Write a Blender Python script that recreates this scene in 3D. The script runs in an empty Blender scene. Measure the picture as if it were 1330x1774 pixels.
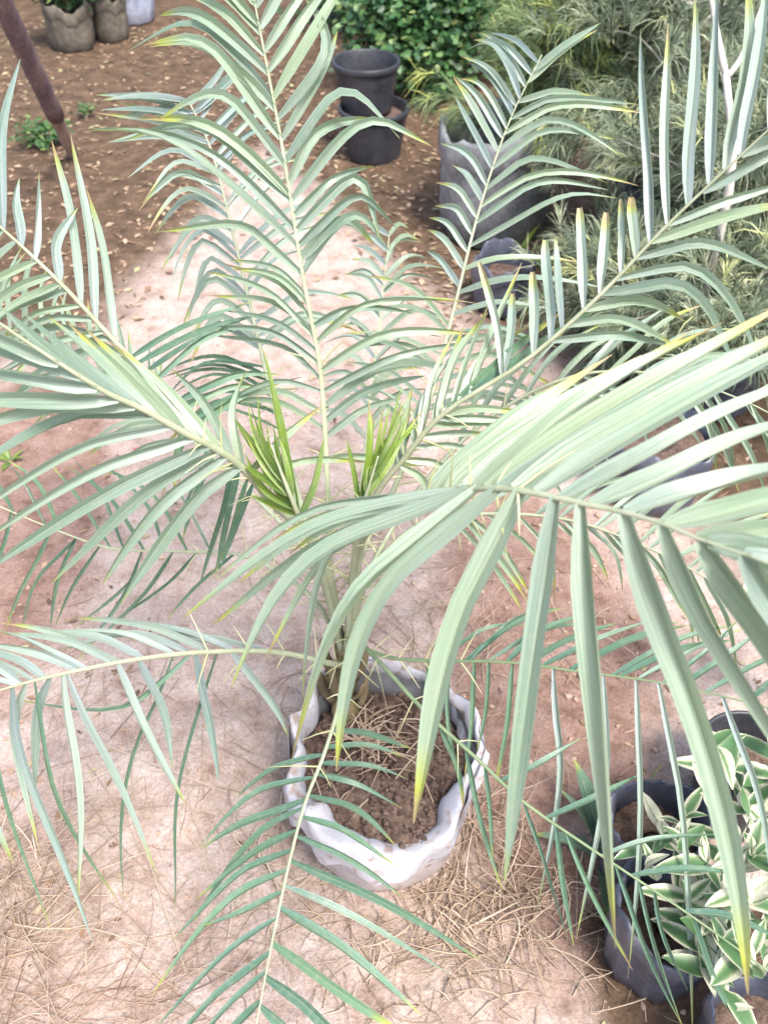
import bpy, math, random
import numpy as np
from mathutils import Vector, Matrix, noise, Quaternion

random.seed(7); rng = np.random.default_rng(7)
S = bpy.context.scene
C = S.collection
# ------------------------------------------------------------------ camera, sky, sun, exposure
CAM = Vector((0, 0, 1.65)); PITCH = math.radians(43); FPX = 1668.0
cd = bpy.data.cameras.new('camera'); cam = bpy.data.objects.new('camera', cd); C.objects.link(cam)
cam.location = CAM; cam.rotation_euler = (math.pi/2 - PITCH, 0, 0)
cd.sensor_fit = 'VERTICAL'; cd.sensor_height = 36; cd.lens = 36*FPX/1774
cd.clip_start = .02; cd.clip_end = 500
cd.dof.use_dof = True; cd.dof.focus_distance = 1.35; cd.dof.aperture_fstop = 6.5
S.camera = cam
SUN_EL, SUN_AZ = math.radians(60), math.radians(150)      # azimuth from +y towards +x
w = bpy.data.worlds.new('World'); S.world = w; w.use_nodes = True
nt = w.node_tree; bg = nt.nodes['Background']
sky = nt.nodes.new('ShaderNodeTexSky'); sky.sky_type = 'NISHITA'; sky.sun_disc = False
sky.sun_elevation = SUN_EL; sky.sun_rotation = SUN_AZ; sky.dust_density = 4; sky.air_density = 1.0; sky.ozone_density = 1
nt.links.new(sky.outputs[0], bg.inputs[0]); bg.inputs[1].default_value = .15
sl = bpy.data.lights.new('sun', 'SUN'); so = bpy.data.objects.new('sun', sl); C.objects.link(so)
sl.energy = 2.2; sl.angle = math.radians(13); sl.color = (1, .95, .88)
sd = Vector((math.sin(SUN_AZ)*math.cos(SUN_EL), math.cos(SUN_AZ)*math.cos(SUN_EL), math.sin(SUN_EL)))
so.rotation_euler = sd.to_track_quat('Z', 'Y').to_euler()
S.view_settings.view_transform = 'Standard'; S.view_settings.look = 'None'
S.view_settings.exposure = 1.38; S.view_settings.gamma = 1

FW = Vector((0, math.cos(PITCH), -math.sin(PITCH))); UP = Vector((0, math.sin(PITCH), math.cos(PITCH))); RT = Vector((1, 0, 0))
def P(px, py, d):                       # photo position and distance -> place
    px, py, d = float(px), float(py), float(d)
    return CAM + d*(FW + RT*((px-665)/FPX) - UP*((py-887)/FPX))
def G(px, py, z=0.0):                   # photo position -> place at height z
    r = FW + RT*((px-665)/FPX) - UP*((py-887)/FPX)
    return CAM + r*((z-CAM.z)/r.z)

# ------------------------------------------------------------------ materials
def newmat(name):
    m = bpy.data.materials.new(name); m.use_nodes = True
    n = m.node_tree.nodes; l = m.node_tree.links
    return m, n, l, n['Principled BSDF']
def N(n, t, **kw):
    o = n.new(t)
    for k, v in kw.items():
        if k.startswith('i_'): o.inputs[k[2:].replace('_', ' ')].default_value = v
        else: setattr(o, k, v)
    return o
def ramp(n, stops, interp='LINEAR'):
    r = n.new('ShaderNodeValToRGB'); r.color_ramp.interpolation = interp
    el = r.color_ramp.elements
    while len(el) < len(stops): el.new(.5)
    for e, (p, c) in zip(el, stops): e.position = p; e.color = (*c, 1)
    return r
def mixc(n, l, f, a, b, mode='MIX'):
    m = n.new('ShaderNodeMix'); m.data_type = 'RGBA'; m.blend_type = mode
    for s, v in ((0, f), (6, a), (7, b)):
        if hasattr(v, 'is_output'): l.new(v, m.inputs[s])
        elif isinstance(v, tuple): m.inputs[s].default_value = (*v, 1)
        else: m.inputs[s].default_value = v
    return m.outputs[2]

def leaf_mat(name, base, mid, tip, midrib, trans=.25, rough=.36, streak=.6):
    # attribute lf: r = place along the leaflet, g = individual tone, b = place across
    m, n, l, b = newmat(name)
    a = N(n, 'ShaderNodeAttribute', attribute_name='lf')
    sp = n.new('ShaderNodeSeparateColor'); l.new(a.outputs[0], sp.inputs[0])
    r = ramp(n, [(0, base), (.45, mid), (.80, mid), (.94, tip), (1, (.30, .23, .12))])
    sh = N(n, 'ShaderNodeMath', operation='MULTIPLY_ADD'); l.new(sp.outputs[1], sh.inputs[0]); sh.inputs[1].default_value = .3; sh.inputs[2].default_value = -.15
    ad = N(n, 'ShaderNodeMath', operation='ADD'); l.new(sp.outputs[0], ad.inputs[0]); l.new(sh.outputs[0], ad.inputs[1]); l.new(ad.outputs[0], r.inputs[0])
    cx = n.new('ShaderNodeCombineXYZ'); 
    for i, k in ((0, 1.6), (1, 9.0), (2, 16.0)):
        q = N(n, 'ShaderNodeMath', operation='MULTIPLY'); l.new(sp.outputs[i], q.inputs[0]); q.inputs[1].default_value = k; l.new(q.outputs[0], cx.inputs[i])
    nz = N(n, 'ShaderNodeTexNoise', i_Scale=1.0, i_Detail=3.0); l.new(cx.outputs[0], nz.inputs['Vector'])
    rr = ramp(n, [(.32, (.45, .52, .47)), (.66, (1.35, 1.32, 1.3))]); l.new(nz.outputs[0], rr.inputs[0])
    col = mixc(n, l, streak, r.outputs[0], rr.outputs[0], 'MULTIPLY')
    tone = ramp(n, [(0, (.72, .78, .80)), (.5, (1, 1, 1)), (1, (1.22, 1.18, 1.06))]); l.new(sp.outputs[1], tone.inputs[0])
    col = mixc(n, l, 1.0, col, tone.outputs[0], 'MULTIPLY')
    mr = ramp(n, [(.44, (0, 0, 0)), (.5, (1, 1, 1)), (.56, (0, 0, 0))]); l.new(sp.outputs[2], mr.inputs[0])
    mf = N(n, 'ShaderNodeMath', operation='MULTIPLY'); l.new(mr.outputs[0], mf.inputs[0]); mf.inputs[1].default_value = .55
    col = mixc(n, l, mf.outputs[0], col, midrib)
    # dusty speckle
    tc = n.new('ShaderNodeTexCoord'); n2 = N(n, 'ShaderNodeTexNoise', i_Scale=110.0, i_Detail=6.0); l.new(tc.outputs['Object'], n2.inputs['Vector'])
    r2 = ramp(n, [(.5, (0, 0, 0)), (.74, (.26, .26, .26))]); l.new(n2.outputs[0], r2.inputs[0])
    col = mixc(n, l, r2.outputs[0], col, (.42, .40, .34))
    l.new(col, b.inputs['Base Color']); b.inputs['Roughness'].default_value = rough
    b.inputs['Specular IOR Level'].default_value = .8
    bp = N(n, 'ShaderNodeBump', i_Strength=.35, i_Distance=.002); l.new(nz.outputs[0], bp.inputs['Height']); l.new(bp.outputs[0], b.inputs['Normal'])
    t = n.new('ShaderNodeBsdfTranslucent'); 
    tcol = mixc(n, l, .6, col, (.38, .50, .14)); l.new(tcol, t.inputs[0])
    mx = n.new('ShaderNodeMixShader'); mx.inputs[0].default_value = trans
    l.new(b.outputs[0], mx.inputs[1]); l.new(t.outputs[0], mx.inputs[2]); l.new(mx.outputs[0], n['Material Output'].inputs[0])
    return m
def noise_mat(name, stops, scale=8, detail=6, rough=.8, bump=.3, bdist=.01, spec=.3, fine=None, coord='Object', stretch=None):
    m, n, l, b = newmat(name)
    tc = n.new('ShaderNodeTexCoord'); src = tc.outputs[coord]
    if stretch:
        mp = n.new('ShaderNodeMapping'); mp.inputs['Scale'].default_value = stretch; l.new(src, mp.inputs[0]); src = mp.outputs[0]
    nz = N(n, 'ShaderNodeTexNoise', i_Scale=float(scale), i_Detail=float(detail), i_Roughness=.62); l.new(src, nz.inputs['Vector'])
    r = ramp(n, stops); l.new(nz.outputs[0], r.inputs[0]); col = r.outputs[0]
    if fine:
        n2 = N(n, 'ShaderNodeTexNoise', i_Scale=float(scale*fine), i_Detail=4.0); l.new(src, n2.inputs['Vector'])
        r2 = ramp(n, [(.3, (.6, .6, .6)), (.7, (1.3, 1.3, 1.3))]); l.new(n2.outputs[0], r2.inputs[0]); col = mixc(n, l, .7, col, r2.outputs[0], 'MULTIPLY')
    l.new(col, b.inputs['Base Color']); b.inputs['Roughness'].default_value = rough; b.inputs['Specular IOR Level'].default_value = spec
    bp = N(n, 'ShaderNodeBump', i_Strength=bump, i_Distance=bdist); l.new(nz.outputs[0], bp.inputs['Height']); l.new(bp.outputs[0], b.inputs['Normal'])
    return m
def attr_mat(name, stops, rough=.7, trans=0.0, spec=.3):
    m, n, l, b = newmat(name)
    a = N(n, 'ShaderNodeAttribute', attribute_name='lf'); sp = n.new('ShaderNodeSeparateColor'); l.new(a.outputs[0], sp.inputs[0])
    r = ramp(n, stops); l.new(sp.outputs[1], r.inputs[0])
    l.new(r.outputs[0], b.inputs['Base Color']); b.inputs['Roughness'].default_value = rough; b.inputs['Specular IOR Level'].default_value = spec
    if trans:
        t = n.new('ShaderNodeBsdfTranslucent'); l.new(r.outputs[0], t.inputs[0]); mx = n.new('ShaderNodeMixShader'); mx.inputs[0].default_value = trans
        l.new(b.outputs[0], mx.inputs[1]); l.new(t.outputs[0], mx.inputs[2]); l.new(mx.outputs[0], n['Material Output'].inputs[0])
    return m

M = {}
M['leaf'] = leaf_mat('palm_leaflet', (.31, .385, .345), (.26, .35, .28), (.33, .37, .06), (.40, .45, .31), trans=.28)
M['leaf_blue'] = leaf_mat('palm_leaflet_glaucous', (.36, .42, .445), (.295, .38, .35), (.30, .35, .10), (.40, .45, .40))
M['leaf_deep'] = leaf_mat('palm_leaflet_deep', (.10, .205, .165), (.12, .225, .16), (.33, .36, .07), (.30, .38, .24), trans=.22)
M['leaf_young'] = leaf_mat('palm_leaflet_young', (.13, .23, .07), (.22, .34, .05), (.35, .44, .06), (.36, .45, .14), trans=.45)
M['rachis'] = noise_mat('rachis_skin', [(.3, (.27, .31, .19)), (.7, (.40, .42, .30))], 30, rough=.5, bump=.1)
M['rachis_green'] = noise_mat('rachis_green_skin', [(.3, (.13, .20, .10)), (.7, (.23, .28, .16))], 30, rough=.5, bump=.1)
M['trunk'] = noise_mat('palm_trunk_skin', [(.3, (.07, .05, .035)), (.52, (.17, .135, .07)), (.8, (.36, .36, .15))], 22, rough=.7, bump=.5)
M['stalk'] = noise_mat('old_stalk_fibre', [(.3, (.07, .05, .035)), (.55, (.20, .155, .09)), (.8, (.36, .33, .17))], 26, rough=.8, bump=.6, stretch=(1, 1, .2))
M['spine'] = attr_mat('palm_spine', [(0, (.34, .36, .18)), (1, (.52, .50, .32))], .5)
M['bark'] = noise_mat('bark', [(.3, (.09, .07, .055)), (.7, (.26, .21, .17))], 20, rough=.85, bump=.6, stretch=(1, 1, .3))
M['bark_pale'] = noise_mat('bark_pale', [(.3, (.34, .32, .28)), (.7, (.56, .54, .49))], 20, rough=.85, bump=.5, stretch=(1, 1, .3))
M['pot'] = noise_mat('pot_plastic', [(.3, (.018, .020, .026)), (.7, (.045, .047, .058))], 14, rough=.45, bump=.1, spec=.5, fine=6)
M['bagblack'] = noise_mat('black_bag_film', [(.3, (.03, .035, .052)), (.55, (.07, .078, .11)), (.8, (.15, .15, .165))], 10, rough=.38, bump=.6, bdist=.012, spec=.5)
M['baggrey'] = noise_mat('grey_bag_film', [(.3, (.12, .13, .14)), (.7, (.22, .225, .235))], 9, rough=.5, bump=.5, bdist=.012, fine=5)
M['bagdusty'] = noise_mat('dusty_bag_film', [(.3, (.08, .067, .053)), (.7, (.16, .14, .115))], 9, rough=.7, bump=.5, bdist=.012, fine=5)
M['bagblue'] = noise_mat('pale_blue_bag_film', [(.3, (.22, .255, .37)), (.7, (.38, .41, .50))], 7, rough=.5, bump=.4, fine=4)
M['soil'] = noise_mat('potting_soil', [(.3, (.05, .033, .026)), (.7, (.16, .11, .088))], 45, rough=.95, bump=.8, fine=4)
M['pole'] = noise_mat('rusty_pipe', [(.3, (.10, .07, .085)), (.55, (.17, .12, .125)), (.8, (.30, .21, .16))], 16, rough=.6, bump=.3, stretch=(1, 1, .25), fine=6)
M['post'] = noise_mat('weathered_post', [(.3, (.20, .135, .11)), (.7, (.36, .26, .21))], 18, rough=.8, bump=.4, stretch=(1, 1, .3), fine=5)
M['straw'] = attr_mat('dry_straw', [(0, (.17, .115, .08)), (.4, (.34, .25, .18)), (1, (.50, .40, .31))], .8)
M['straw_red'] = attr_mat('red_fibre', [(0, (.17, .10, .07)), (.5, (.32, .21, .155)), (1, (.45, .34, .26))], .8)
M['litter'] = attr_mat('leaf_litter', [(0, (.09, .06, .04)), (.45, (.22, .14, .09)), (.8, (.38, .27, .19)), (1, (.30, .30, .16))], .85)
M['clod'] = noise_mat('earth_clod', [(.3, (.30, .20, .15)), (.7, (.44, .33, .26))], 30, rough=.95, bump=.5)
M['conifer'] = attr_mat('thread_foliage', [(0, (.035, .055, .025)), (.5, (.18, .27, .13)), (.8, (.33, .40, .18)), (1, (.50, .55, .16))], .6, .25)
M['conifer_grey'] = attr_mat('thread_foliage_grey', [(0, (.045, .06, .04)), (.5, (.25, .32, .21)), (.85, (.44, .47, .34)), (1, (.50, .54, .26))], .6, .25)
M['shrub'] = attr_mat('shrub_leaf', [(0, (.025, .075, .03)), (.6, (.07, .17, .055)), (.9, (.16, .28, .10)), (1, (.32, .38, .14))], .45, .2, .5)
M['fern'] = attr_mat('fern_leaf', [(0, (.03, .08, .03)), (.6, (.08, .18, .06)), (1, (.20, .29, .09))], .5, .25)
M['plasticblue'] = noise_mat('blue_plastic', [(.3, (.10, .13, .32)), (.7, (.20, .24, .45))], 30, rough=.4)
M['plasticred'] = noise_mat('red_scrap', [(.3, (.30, .07, .08)), (.7, (.45, .14, .13))], 30, rough=.5)

def variegated_mat():
    m, n, l, b = newmat('variegated_leaf')
    a = N(n, 'ShaderNodeAttribute', attribute_name='lf'); sp = n.new('ShaderNodeSeparateColor'); l.new(a.outputs[0], sp.inputs[0])
    oi = n.new('ShaderNodeObjectInfo'); tc = n.new('ShaderNodeTexCoord')
    ad = N(n, 'ShaderNodeVectorMath', operation='ADD'); l.new(tc.outputs['Object'], ad.inputs[0]); 
    cb = n.new('ShaderNodeCombineXYZ'); l.new(oi.outputs['Random'], cb.inputs[0]); l.new(cb.outputs[0], ad.inputs[1])
    nz = N(n, 'ShaderNodeTexNoise', i_Scale=60.0, i_Detail=3.0); l.new(ad.outputs[0], nz.inputs['Vector'])
    # b holds |distance to edge|: 0 at margin, 1 at midrib
    q = N(n, 'ShaderNodeMath', operation='MULTIPLY_ADD'); l.new(nz.outputs[0], q.inputs[0]); q.inputs[1].default_value = .8;
    s2 = N(n, 'ShaderNodeMath', operation='MULTIPLY_ADD'); l.new(oi.outputs['Random'], s2.inputs[0]); s2.inputs[1].default_value = -1.0; l.new(sp.outputs[2], s2.inputs[2]); l.new(s2.outputs[0], q.inputs[2])
    r = ramp(n, [(.30, (.56, .56, .44)), (.42, (.40, .45, .27)), (.52, (.16, .25, .12)), (.8, (.08, .17, .07))]); l.new(q.outputs[0], r.inputs[0])
    l.new(r.outputs[0], b.inputs['Base Color']); b.inputs['Roughness'].default_value = .4
    t = n.new('ShaderNodeBsdfTranslucent'); l.new(r.outputs[0], t.inputs[0]); mx = n.new('ShaderNodeMixShader'); mx.inputs[0].default_value = .2
    l.new(b.outputs[0], mx.inputs[1]); l.new(t.outputs[0], mx.inputs[2]); l.new(mx.outputs[0], n['Material Output'].inputs[0])
    return m
M['varieg'] = variegated_mat()

def ground_mat():
    m, n, l, b = newmat('sandy_earth')
    tc = n.new('ShaderNodeTexCoord'); o = tc.outputs['Object']
    big = N(n, 'ShaderNodeTexNoise', i_Scale=1.6, i_Detail=5.0, i_Roughness=.6); l.new(o, big.inputs['Vector'])
    mid = N(n, 'ShaderNodeTexNoise', i_Scale=14.0, i_Detail=8.0, i_Roughness=.65); l.new(o, mid.inputs['Vector'])
    fin = N(n, 'ShaderNodeTexNoise', i_Scale=160.0, i_Detail=5.0, i_Roughness=.7); l.new(o, fin.inputs['Vector'])
    sand = ramp(n, [(.28, (.22, .15, .12)), (.45, (.38, .295, .255)), (.75, (.51, .435, .40))]); l.new(mid.outputs[0], sand.inputs[0])
    red = ramp(n, [(.28, (.12, .07, .052)), (.48, (.25, .16, .13)), (.78, (.37, .27, .235))]); l.new(mid.outputs[0], red.inputs[0])
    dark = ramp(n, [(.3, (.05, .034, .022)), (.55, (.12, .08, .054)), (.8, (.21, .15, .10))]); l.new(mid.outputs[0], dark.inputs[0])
    # trodden pale sand around the palm and along the path, damp brown earth elsewhere, shade at near right: painted per place
    at = N(n, 'ShaderNodeAttribute', attribute_name='zone'); sp = n.new('ShaderNodeSeparateColor'); l.new(at.outputs[0], sp.inputs[0])
    def soft(ch, k):
        q = N(n, 'ShaderNodeMath', operation='MULTIPLY_ADD'); l.new(big.outputs[0], q.inputs[0]); q.inputs[1].default_value = k; 
        s = N(n, 'ShaderNodeMath', operation='SUBTRACT'); l.new(sp.outputs[ch], s.inputs[0]); s.inputs[1].default_value = k*.5; l.new(s.outputs[0], q.inputs[2])
        r = ramp(n, [(.35, (0, 0, 0)), (.65, (1, 1, 1))]); l.new(q.outputs[0], r.inputs[0]); return r.outputs[0]
    c = mixc(n, l, soft(0, .8), sand.outputs[0], red.outputs[0])
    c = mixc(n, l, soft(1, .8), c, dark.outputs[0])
    fr = ramp(n, [(.3, (.60, .58, .56)), (.7, (1.3, 1.3, 1.3))]); l.new(fin.outputs[0], fr.inputs[0])
    c = mixc(n, l, .75, c, fr.outputs[0], 'MULTIPLY')
    l.new(c, b.inputs['Base Color']); b.inputs['Roughness'].default_value = .95; b.inputs['Specular IOR Level'].default_value = .15
    b1 = N(n, 'ShaderNodeBump', i_Strength=.8, i_Distance=.02); l.new(mid.outputs[0], b1.inputs['Height'])
    b2 = N(n, 'ShaderNodeBump', i_Strength=.7, i_Distance=.005); l.new(fin.outputs[0], b2.inputs['Height']); l.new(b1.outputs[0], b2.inputs['Normal'])
    l.new(b2.outputs[0], b.inputs['Normal'])
    return m
M['ground'] = ground_mat()

def grow_bag_mat():
    m, n, l, b = newmat('white_woven_bag')
    tc = n.new('ShaderNodeTexCoord'); o = tc.outputs['Object']
    nz = N(n, 'ShaderNodeTexNoise', i_Scale=9.0, i_Detail=6.0); l.new(o, nz.inputs['Vector'])
    r = ramp(n, [(.3, (.33, .33, .37)), (.6, (.45, .45, .50))]); l.new(nz.outputs[0], r.inputs[0])
    at = N(n, 'ShaderNodeAttribute', attribute_name='dirt'); 
    q = N(n, 'ShaderNodeMath', operation='MULTIPLY'); l.new(at.outputs['Fac'], q.inputs[0]); l.new(nz.outputs[0], q.inputs[1])
    c = mixc(n, l, q.outputs[0], r.outputs[0], (.40, .30, .24))
    l.new(c, b.inputs['Base Color']); b.inputs['Roughness'].default_value = .55
    wv = N(n, 'ShaderNodeTexVoronoi', feature='F1', i_Scale=13.0); ds = N(n, 'ShaderNodeTexNoise', i_Scale=9.0, i_Detail=2.0); l.new(o, ds.inputs['Vector'])
    dm = mixc(n, l, .12, o, ds.outputs['Color'], 'ADD'); l.new(dm, wv.inputs['Vector'])
    bp = N(n, 'ShaderNodeBump', i_Strength=.55, i_Distance=.010); l.new(wv.outputs['Distance'], bp.inputs['Height'])
    w2 = N(n, 'ShaderNodeTexNoise', noise_type='RIDGED_MULTIFRACTAL', i_Scale=26.0, i_Detail=3.0); l.new(o, w2.inputs['Vector'])
    b2 = N(n, 'ShaderNodeBump', i_Strength=.35, i_Distance=.004); l.new(w2.outputs[0], b2.inputs['Height']); l.new(bp.outputs[0], b2.inputs['Normal']); l.new(b2.outputs[0], b.inputs['Normal'])
    spl = N(n, 'ShaderNodeTexNoise', i_Scale=55.0, i_Detail=5.0); l.new(o, spl.inputs['Vector']); sr = ramp(n, [(.54, (0, 0, 0)), (.66, (.8, .8, .8))]); l.new(spl.outputs[0], sr.inputs[0])
    c = mixc(n, l, sr.outputs[0], c, (.26, .19, .15)); l.new(c, b.inputs['Base Color'])
    return m
M['bagwhite'] = grow_bag_mat()
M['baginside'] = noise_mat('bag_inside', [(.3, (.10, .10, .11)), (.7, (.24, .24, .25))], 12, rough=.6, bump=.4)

# ------------------------------------------------------------------ mesh helpers
def link(name, me, mat, parent=None, loc=(0, 0, 0)):
    if mat is not None and not me.materials: me.materials.append(mat)
    o = bpy.data.objects.new(name, me); C.objects.link(o); o.location = loc
    if parent: o.parent = parent
    return o
def mesh(verts, faces, lf=None, smooth=True, mat=None, name='m'):
    me = bpy.data.meshes.new(name); me.from_pydata([tuple(v) for v in verts], [], [tuple(int(i) for i in f) for f in faces])
    if smooth: me.polygons.foreach_set('use_smooth', np.ones(len(me.polygons), bool))
    if lf is not None:
        a = me.attributes.new('lf', 'FLOAT_COLOR', 'POINT')
        arr = np.ones((len(verts), 4), np.float32); arr[:, :3] = np.asarray(lf, np.float32); a.data.foreach_set('color', arr.ravel())
    if mat: me.materials.append(mat)
    me.update(); return me
def tag(o, label, cat, group=None):
    o['label'] = label; o['category'] = cat
    if group: o['group'] = group
    return o
def thing(name, label, cat, loc, group=None):
    o = bpy.data.objects.new(name, None); C.objects.link(o); o.location = loc; o.empty_display_size = .05
    return tag(o, label, cat, group)
def catmull(pts, n):
    pts = [Vector(p) for p in pts]; ext = [2*pts[0]-pts[1]] + pts + [2*pts[-1]-pts[-2]]
    out = []; segs = len(pts)-1
    for k in range(n+1):
        u = k/n*segs; i = min(int(u), segs-1); t = u-i
        a, b, c, d = ext[i:i+4]
        out.append(.5*((2*b)+(c-a)*t+(2*a-5*b+4*c-d)*t*t+(3*b-a-3*c+d)*t**3))
    return out
def tube(path, radii, sides=6, cap=True, ell=1.0):
    V, F = [], []; n = len(path); ref = None
    for i, p in enumerate(path):
        t = (path[min(i+1, n-1)]-path[max(i-1, 0)]).normalized()
        if ref is None: ref = t.orthogonal().normalized()
        ref = (ref - t*ref.dot(t)).normalized(); bi = t.cross(ref)
        for k in range(sides):
            a = 2*math.pi*k/sides; V.append(p+radii[i]*(math.cos(a)*ref+ell*math.sin(a)*bi))
    for i in range(n-1):
        for k in range(sides):
            a = i*sides+k; b = i*sides+(k+1) % sides; F.append((a, b, b+sides, a+sides))
    if cap: F.append(tuple(range(sides-1, -1, -1))); F.append(tuple((n-1)*sides+k for k in range(sides)))
    return V, F
def join_parts(parts):
    V, F = [], []
    for v, f in parts:
        o = len(V); V += list(v); F += [tuple(i+o for i in q) for q in f]
    return V, F
def ribbons(P0, P1, P2, W, tone):
    """many thin bent strips: arrays n x 3, width n, tone n -> verts, faces, lf"""
    P0, P1, P2 = map(np.asarray, (P0, P1, P2)); n = len(P0); W = np.asarray(W)[:, None]
    d = P2-P0; r = rng.normal(size=(n, 3)); s = np.cross(d, r); s /= np.linalg.norm(s, axis=1)[:, None]+1e-9
    v = np.stack([P0-s*W*.5, P0+s*W*.5, P1-s*W*.5, P1+s*W*.5, P2], 1).reshape(-1, 3)
    b = np.arange(n)*5
    f = [q for i in b for q in ((i, i+1, i+3, i+2), (i+2, i+3, i+4))]
    lf = np.zeros((n, 5, 3)); lf[:, :, 1] = np.asarray(tone)[:, None]; lf[:, 2:4, 0] = .5; lf[:, 4, 0] = 1; lf[:, :, 2] = .5
    return v, f, lf.reshape(-1, 3)

# ------------------------------------------------------------------ ground
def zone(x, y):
    # r: reddish trodden earth, g: damp brown earth, plus painted shade at near right
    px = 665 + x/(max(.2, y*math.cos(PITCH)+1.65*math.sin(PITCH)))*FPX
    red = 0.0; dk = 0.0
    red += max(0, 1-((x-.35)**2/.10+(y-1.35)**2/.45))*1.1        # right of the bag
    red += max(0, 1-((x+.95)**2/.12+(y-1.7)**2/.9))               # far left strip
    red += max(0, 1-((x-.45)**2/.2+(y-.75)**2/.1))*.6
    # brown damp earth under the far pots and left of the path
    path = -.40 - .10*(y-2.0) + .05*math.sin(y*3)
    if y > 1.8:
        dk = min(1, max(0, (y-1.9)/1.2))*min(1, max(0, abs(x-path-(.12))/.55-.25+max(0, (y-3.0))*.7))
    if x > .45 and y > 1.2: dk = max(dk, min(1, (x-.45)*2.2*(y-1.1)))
    if x > .33 and y < .75: dk = max(dk, min(.95, (x-.26)*7)*.85)  # shade at the near right, painted into the ground colour
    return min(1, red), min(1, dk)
def gh(x, y):
    v = Vector((x, y, 0))
    h = .012*noise.noise(v*3.1)+.006*noise.noise(v*11+Vector((3, 1, 0)))
    if abs(x) < 2 and 0 < y < 4: h += .0035*noise.noise(v*32)+.002*noise.noise(v*70)
    return h*min(1, 6/(1+abs(x)+abs(y)))
def axis(lo, hi, a, b, step, grow):
    v = list(np.arange(a, b+1e-6, step)); s = step; x = b
    while x < hi: s *= grow; x += s; v.append(x)
    s = step; x = a
    while x > lo: s *= grow; x -= s; v.insert(0, x)
    return v
xs = axis(-90, 90, -1.15, 1.15, .014, 1.09); ys = axis(-60, 160, .3, 2.6, .014, 1.07)
gv, gz = [], []
for y in ys:
    for x in xs:
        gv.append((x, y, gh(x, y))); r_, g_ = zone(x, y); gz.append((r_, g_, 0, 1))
nx = len(xs); gf = [(j*nx+i, j*nx+i+1, (j+1)*nx+i+1, (j+1)*nx+i) for j in range(len(ys)-1) for i in range(nx-1)]
gm = mesh(gv, gf, mat=M['ground'], name='ground')
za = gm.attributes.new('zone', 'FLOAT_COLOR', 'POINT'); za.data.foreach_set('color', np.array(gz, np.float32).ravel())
ground = link('ground', gm, None); ground['kind'] = 'structure'

def stuff(name, V, F, mat, lf=None, label=None, cat=None, smooth=True):
    o = link(name, mesh(V, F, lf, smooth, mat, name), None); o['kind'] = 'stuff'
    if label: o['label'] = label; o['category'] = cat
    return o

# ------------------------------------------------------------------ white grow bag
BC = Vector((.0, .915, 0))
bag = thing('grow_bag', 'crumpled white grow bag with folded rim holding the palm', 'grow bag', BC)
def rid(a, z, f, sd): return .5-abs(noise.noise(Vector((math.cos(a)*f+sd, math.sin(a)*f-sd, z*f*2.2+sd*3))))*1.6
def bag_r(a, z):                          # outer radius with creases
    t = z/.26
    w_ = .006*noise.noise(Vector((math.cos(a)*2.2, math.sin(a)*2.2, z*7)))+(.3+.7*t)*(.022*rid(a, z*.5, 1.5, 1.3)+.006*rid(a, z, 3.6, 4.1))
    return 0.134+.030*min(1, t*1.15)**.8-.012*max(0, .12-t)*8*.5+w_
def rim_h(a):                             # rim is high at the back, sags in front
    return .234+.034*math.sin(a)+.020*noise.noise(Vector((math.cos(a)*1.5, math.sin(a)*1.5, 9)))+.026*rid(a, .2, 1.8, 7.7)
V, F, D = [], [], []; na, nzb = 150, 22
for j in range(nzb+1):
    for i in range(na):
        a = 2*math.pi*i/na; z = -.006+(rim_h(a)+.006)*j/nzb; r = bag_r(a, max(0, z)); V.append((r*math.cos(a), r*math.sin(a), z)); D.append(max(0, 1.3-z*7))
for j in range(nzb):
    for i in range(na): F.append((j*na+i, j*na+(i+1) % na, (j+1)*na+(i+1) % na, (j+1)*na+i))
F.append(tuple(range(na-1, -1, -1)))
me = mesh(V, F, mat=M['bagwhite'], name='bag_wall'); da = me.attributes.new('dirt', 'FLOAT', 'POINT'); da.data.foreach_set('value', np.array(D, np.float32))
link('bag_wall', me, None, bag)
# folded cuff: goes up over the rim and hangs outside, uneven lower edge
V, F, D = [], [], []; prof = [(-.026, -.060), (-.022, -.022), (-.016, -.008), (-.006, .002), (-.001, .003), (.003, -.006), (.0045, -.024), (.006, -.042)]
for (dr, dz) in prof:
    for i in range(na):
        a = 2*math.pi*i/na; f_ = math.sin(a); 
        hang = .75+.75*max(0, -math.sin(a+.5))+1.0*noise.noise(Vector((math.cos(a)*2.6, math.sin(a)*2.6, 4)))
        z = rim_h(a)+(dz*hang if dr > .005 else dz); fi = max(0, -math.sin(a+.15))**.7*1.5+.45+.9*max(0, noise.noise(Vector((math.cos(a)*1.8, math.sin(a)*1.8, 7)))); r = bag_r(a, rim_h(a))+(dr*fi if dr < 0 else dr)+.022*rid(a, dz*2.0, 1.5, 2.2)-.006+.004*rid(a, dz*4, 5.0, 5.5)
        V.append((r*math.cos(a), r*math.sin(a), z)); D.append(.12)
for j in range(len(prof)-1):
    for i in range(na): F.append((j*na+i, j*na+(i+1) % na, (j+1)*na+(i+1) % na, (j+1)*na+i))
me = mesh(V, F, mat=M['bagwhite'], name='cuff'); da = me.attributes.new('dirt', 'FLOAT', 'POINT'); da.data.foreach_set('value', np.array(D, np.float32))
link('cuff', me, None, bag)
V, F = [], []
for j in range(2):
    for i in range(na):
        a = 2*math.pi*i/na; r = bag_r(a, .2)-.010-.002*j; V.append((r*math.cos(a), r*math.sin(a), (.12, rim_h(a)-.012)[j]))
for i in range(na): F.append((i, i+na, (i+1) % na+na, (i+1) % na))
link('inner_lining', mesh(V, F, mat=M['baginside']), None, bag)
V, F = [(0, 0, .19)], []; nr = 14
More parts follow.
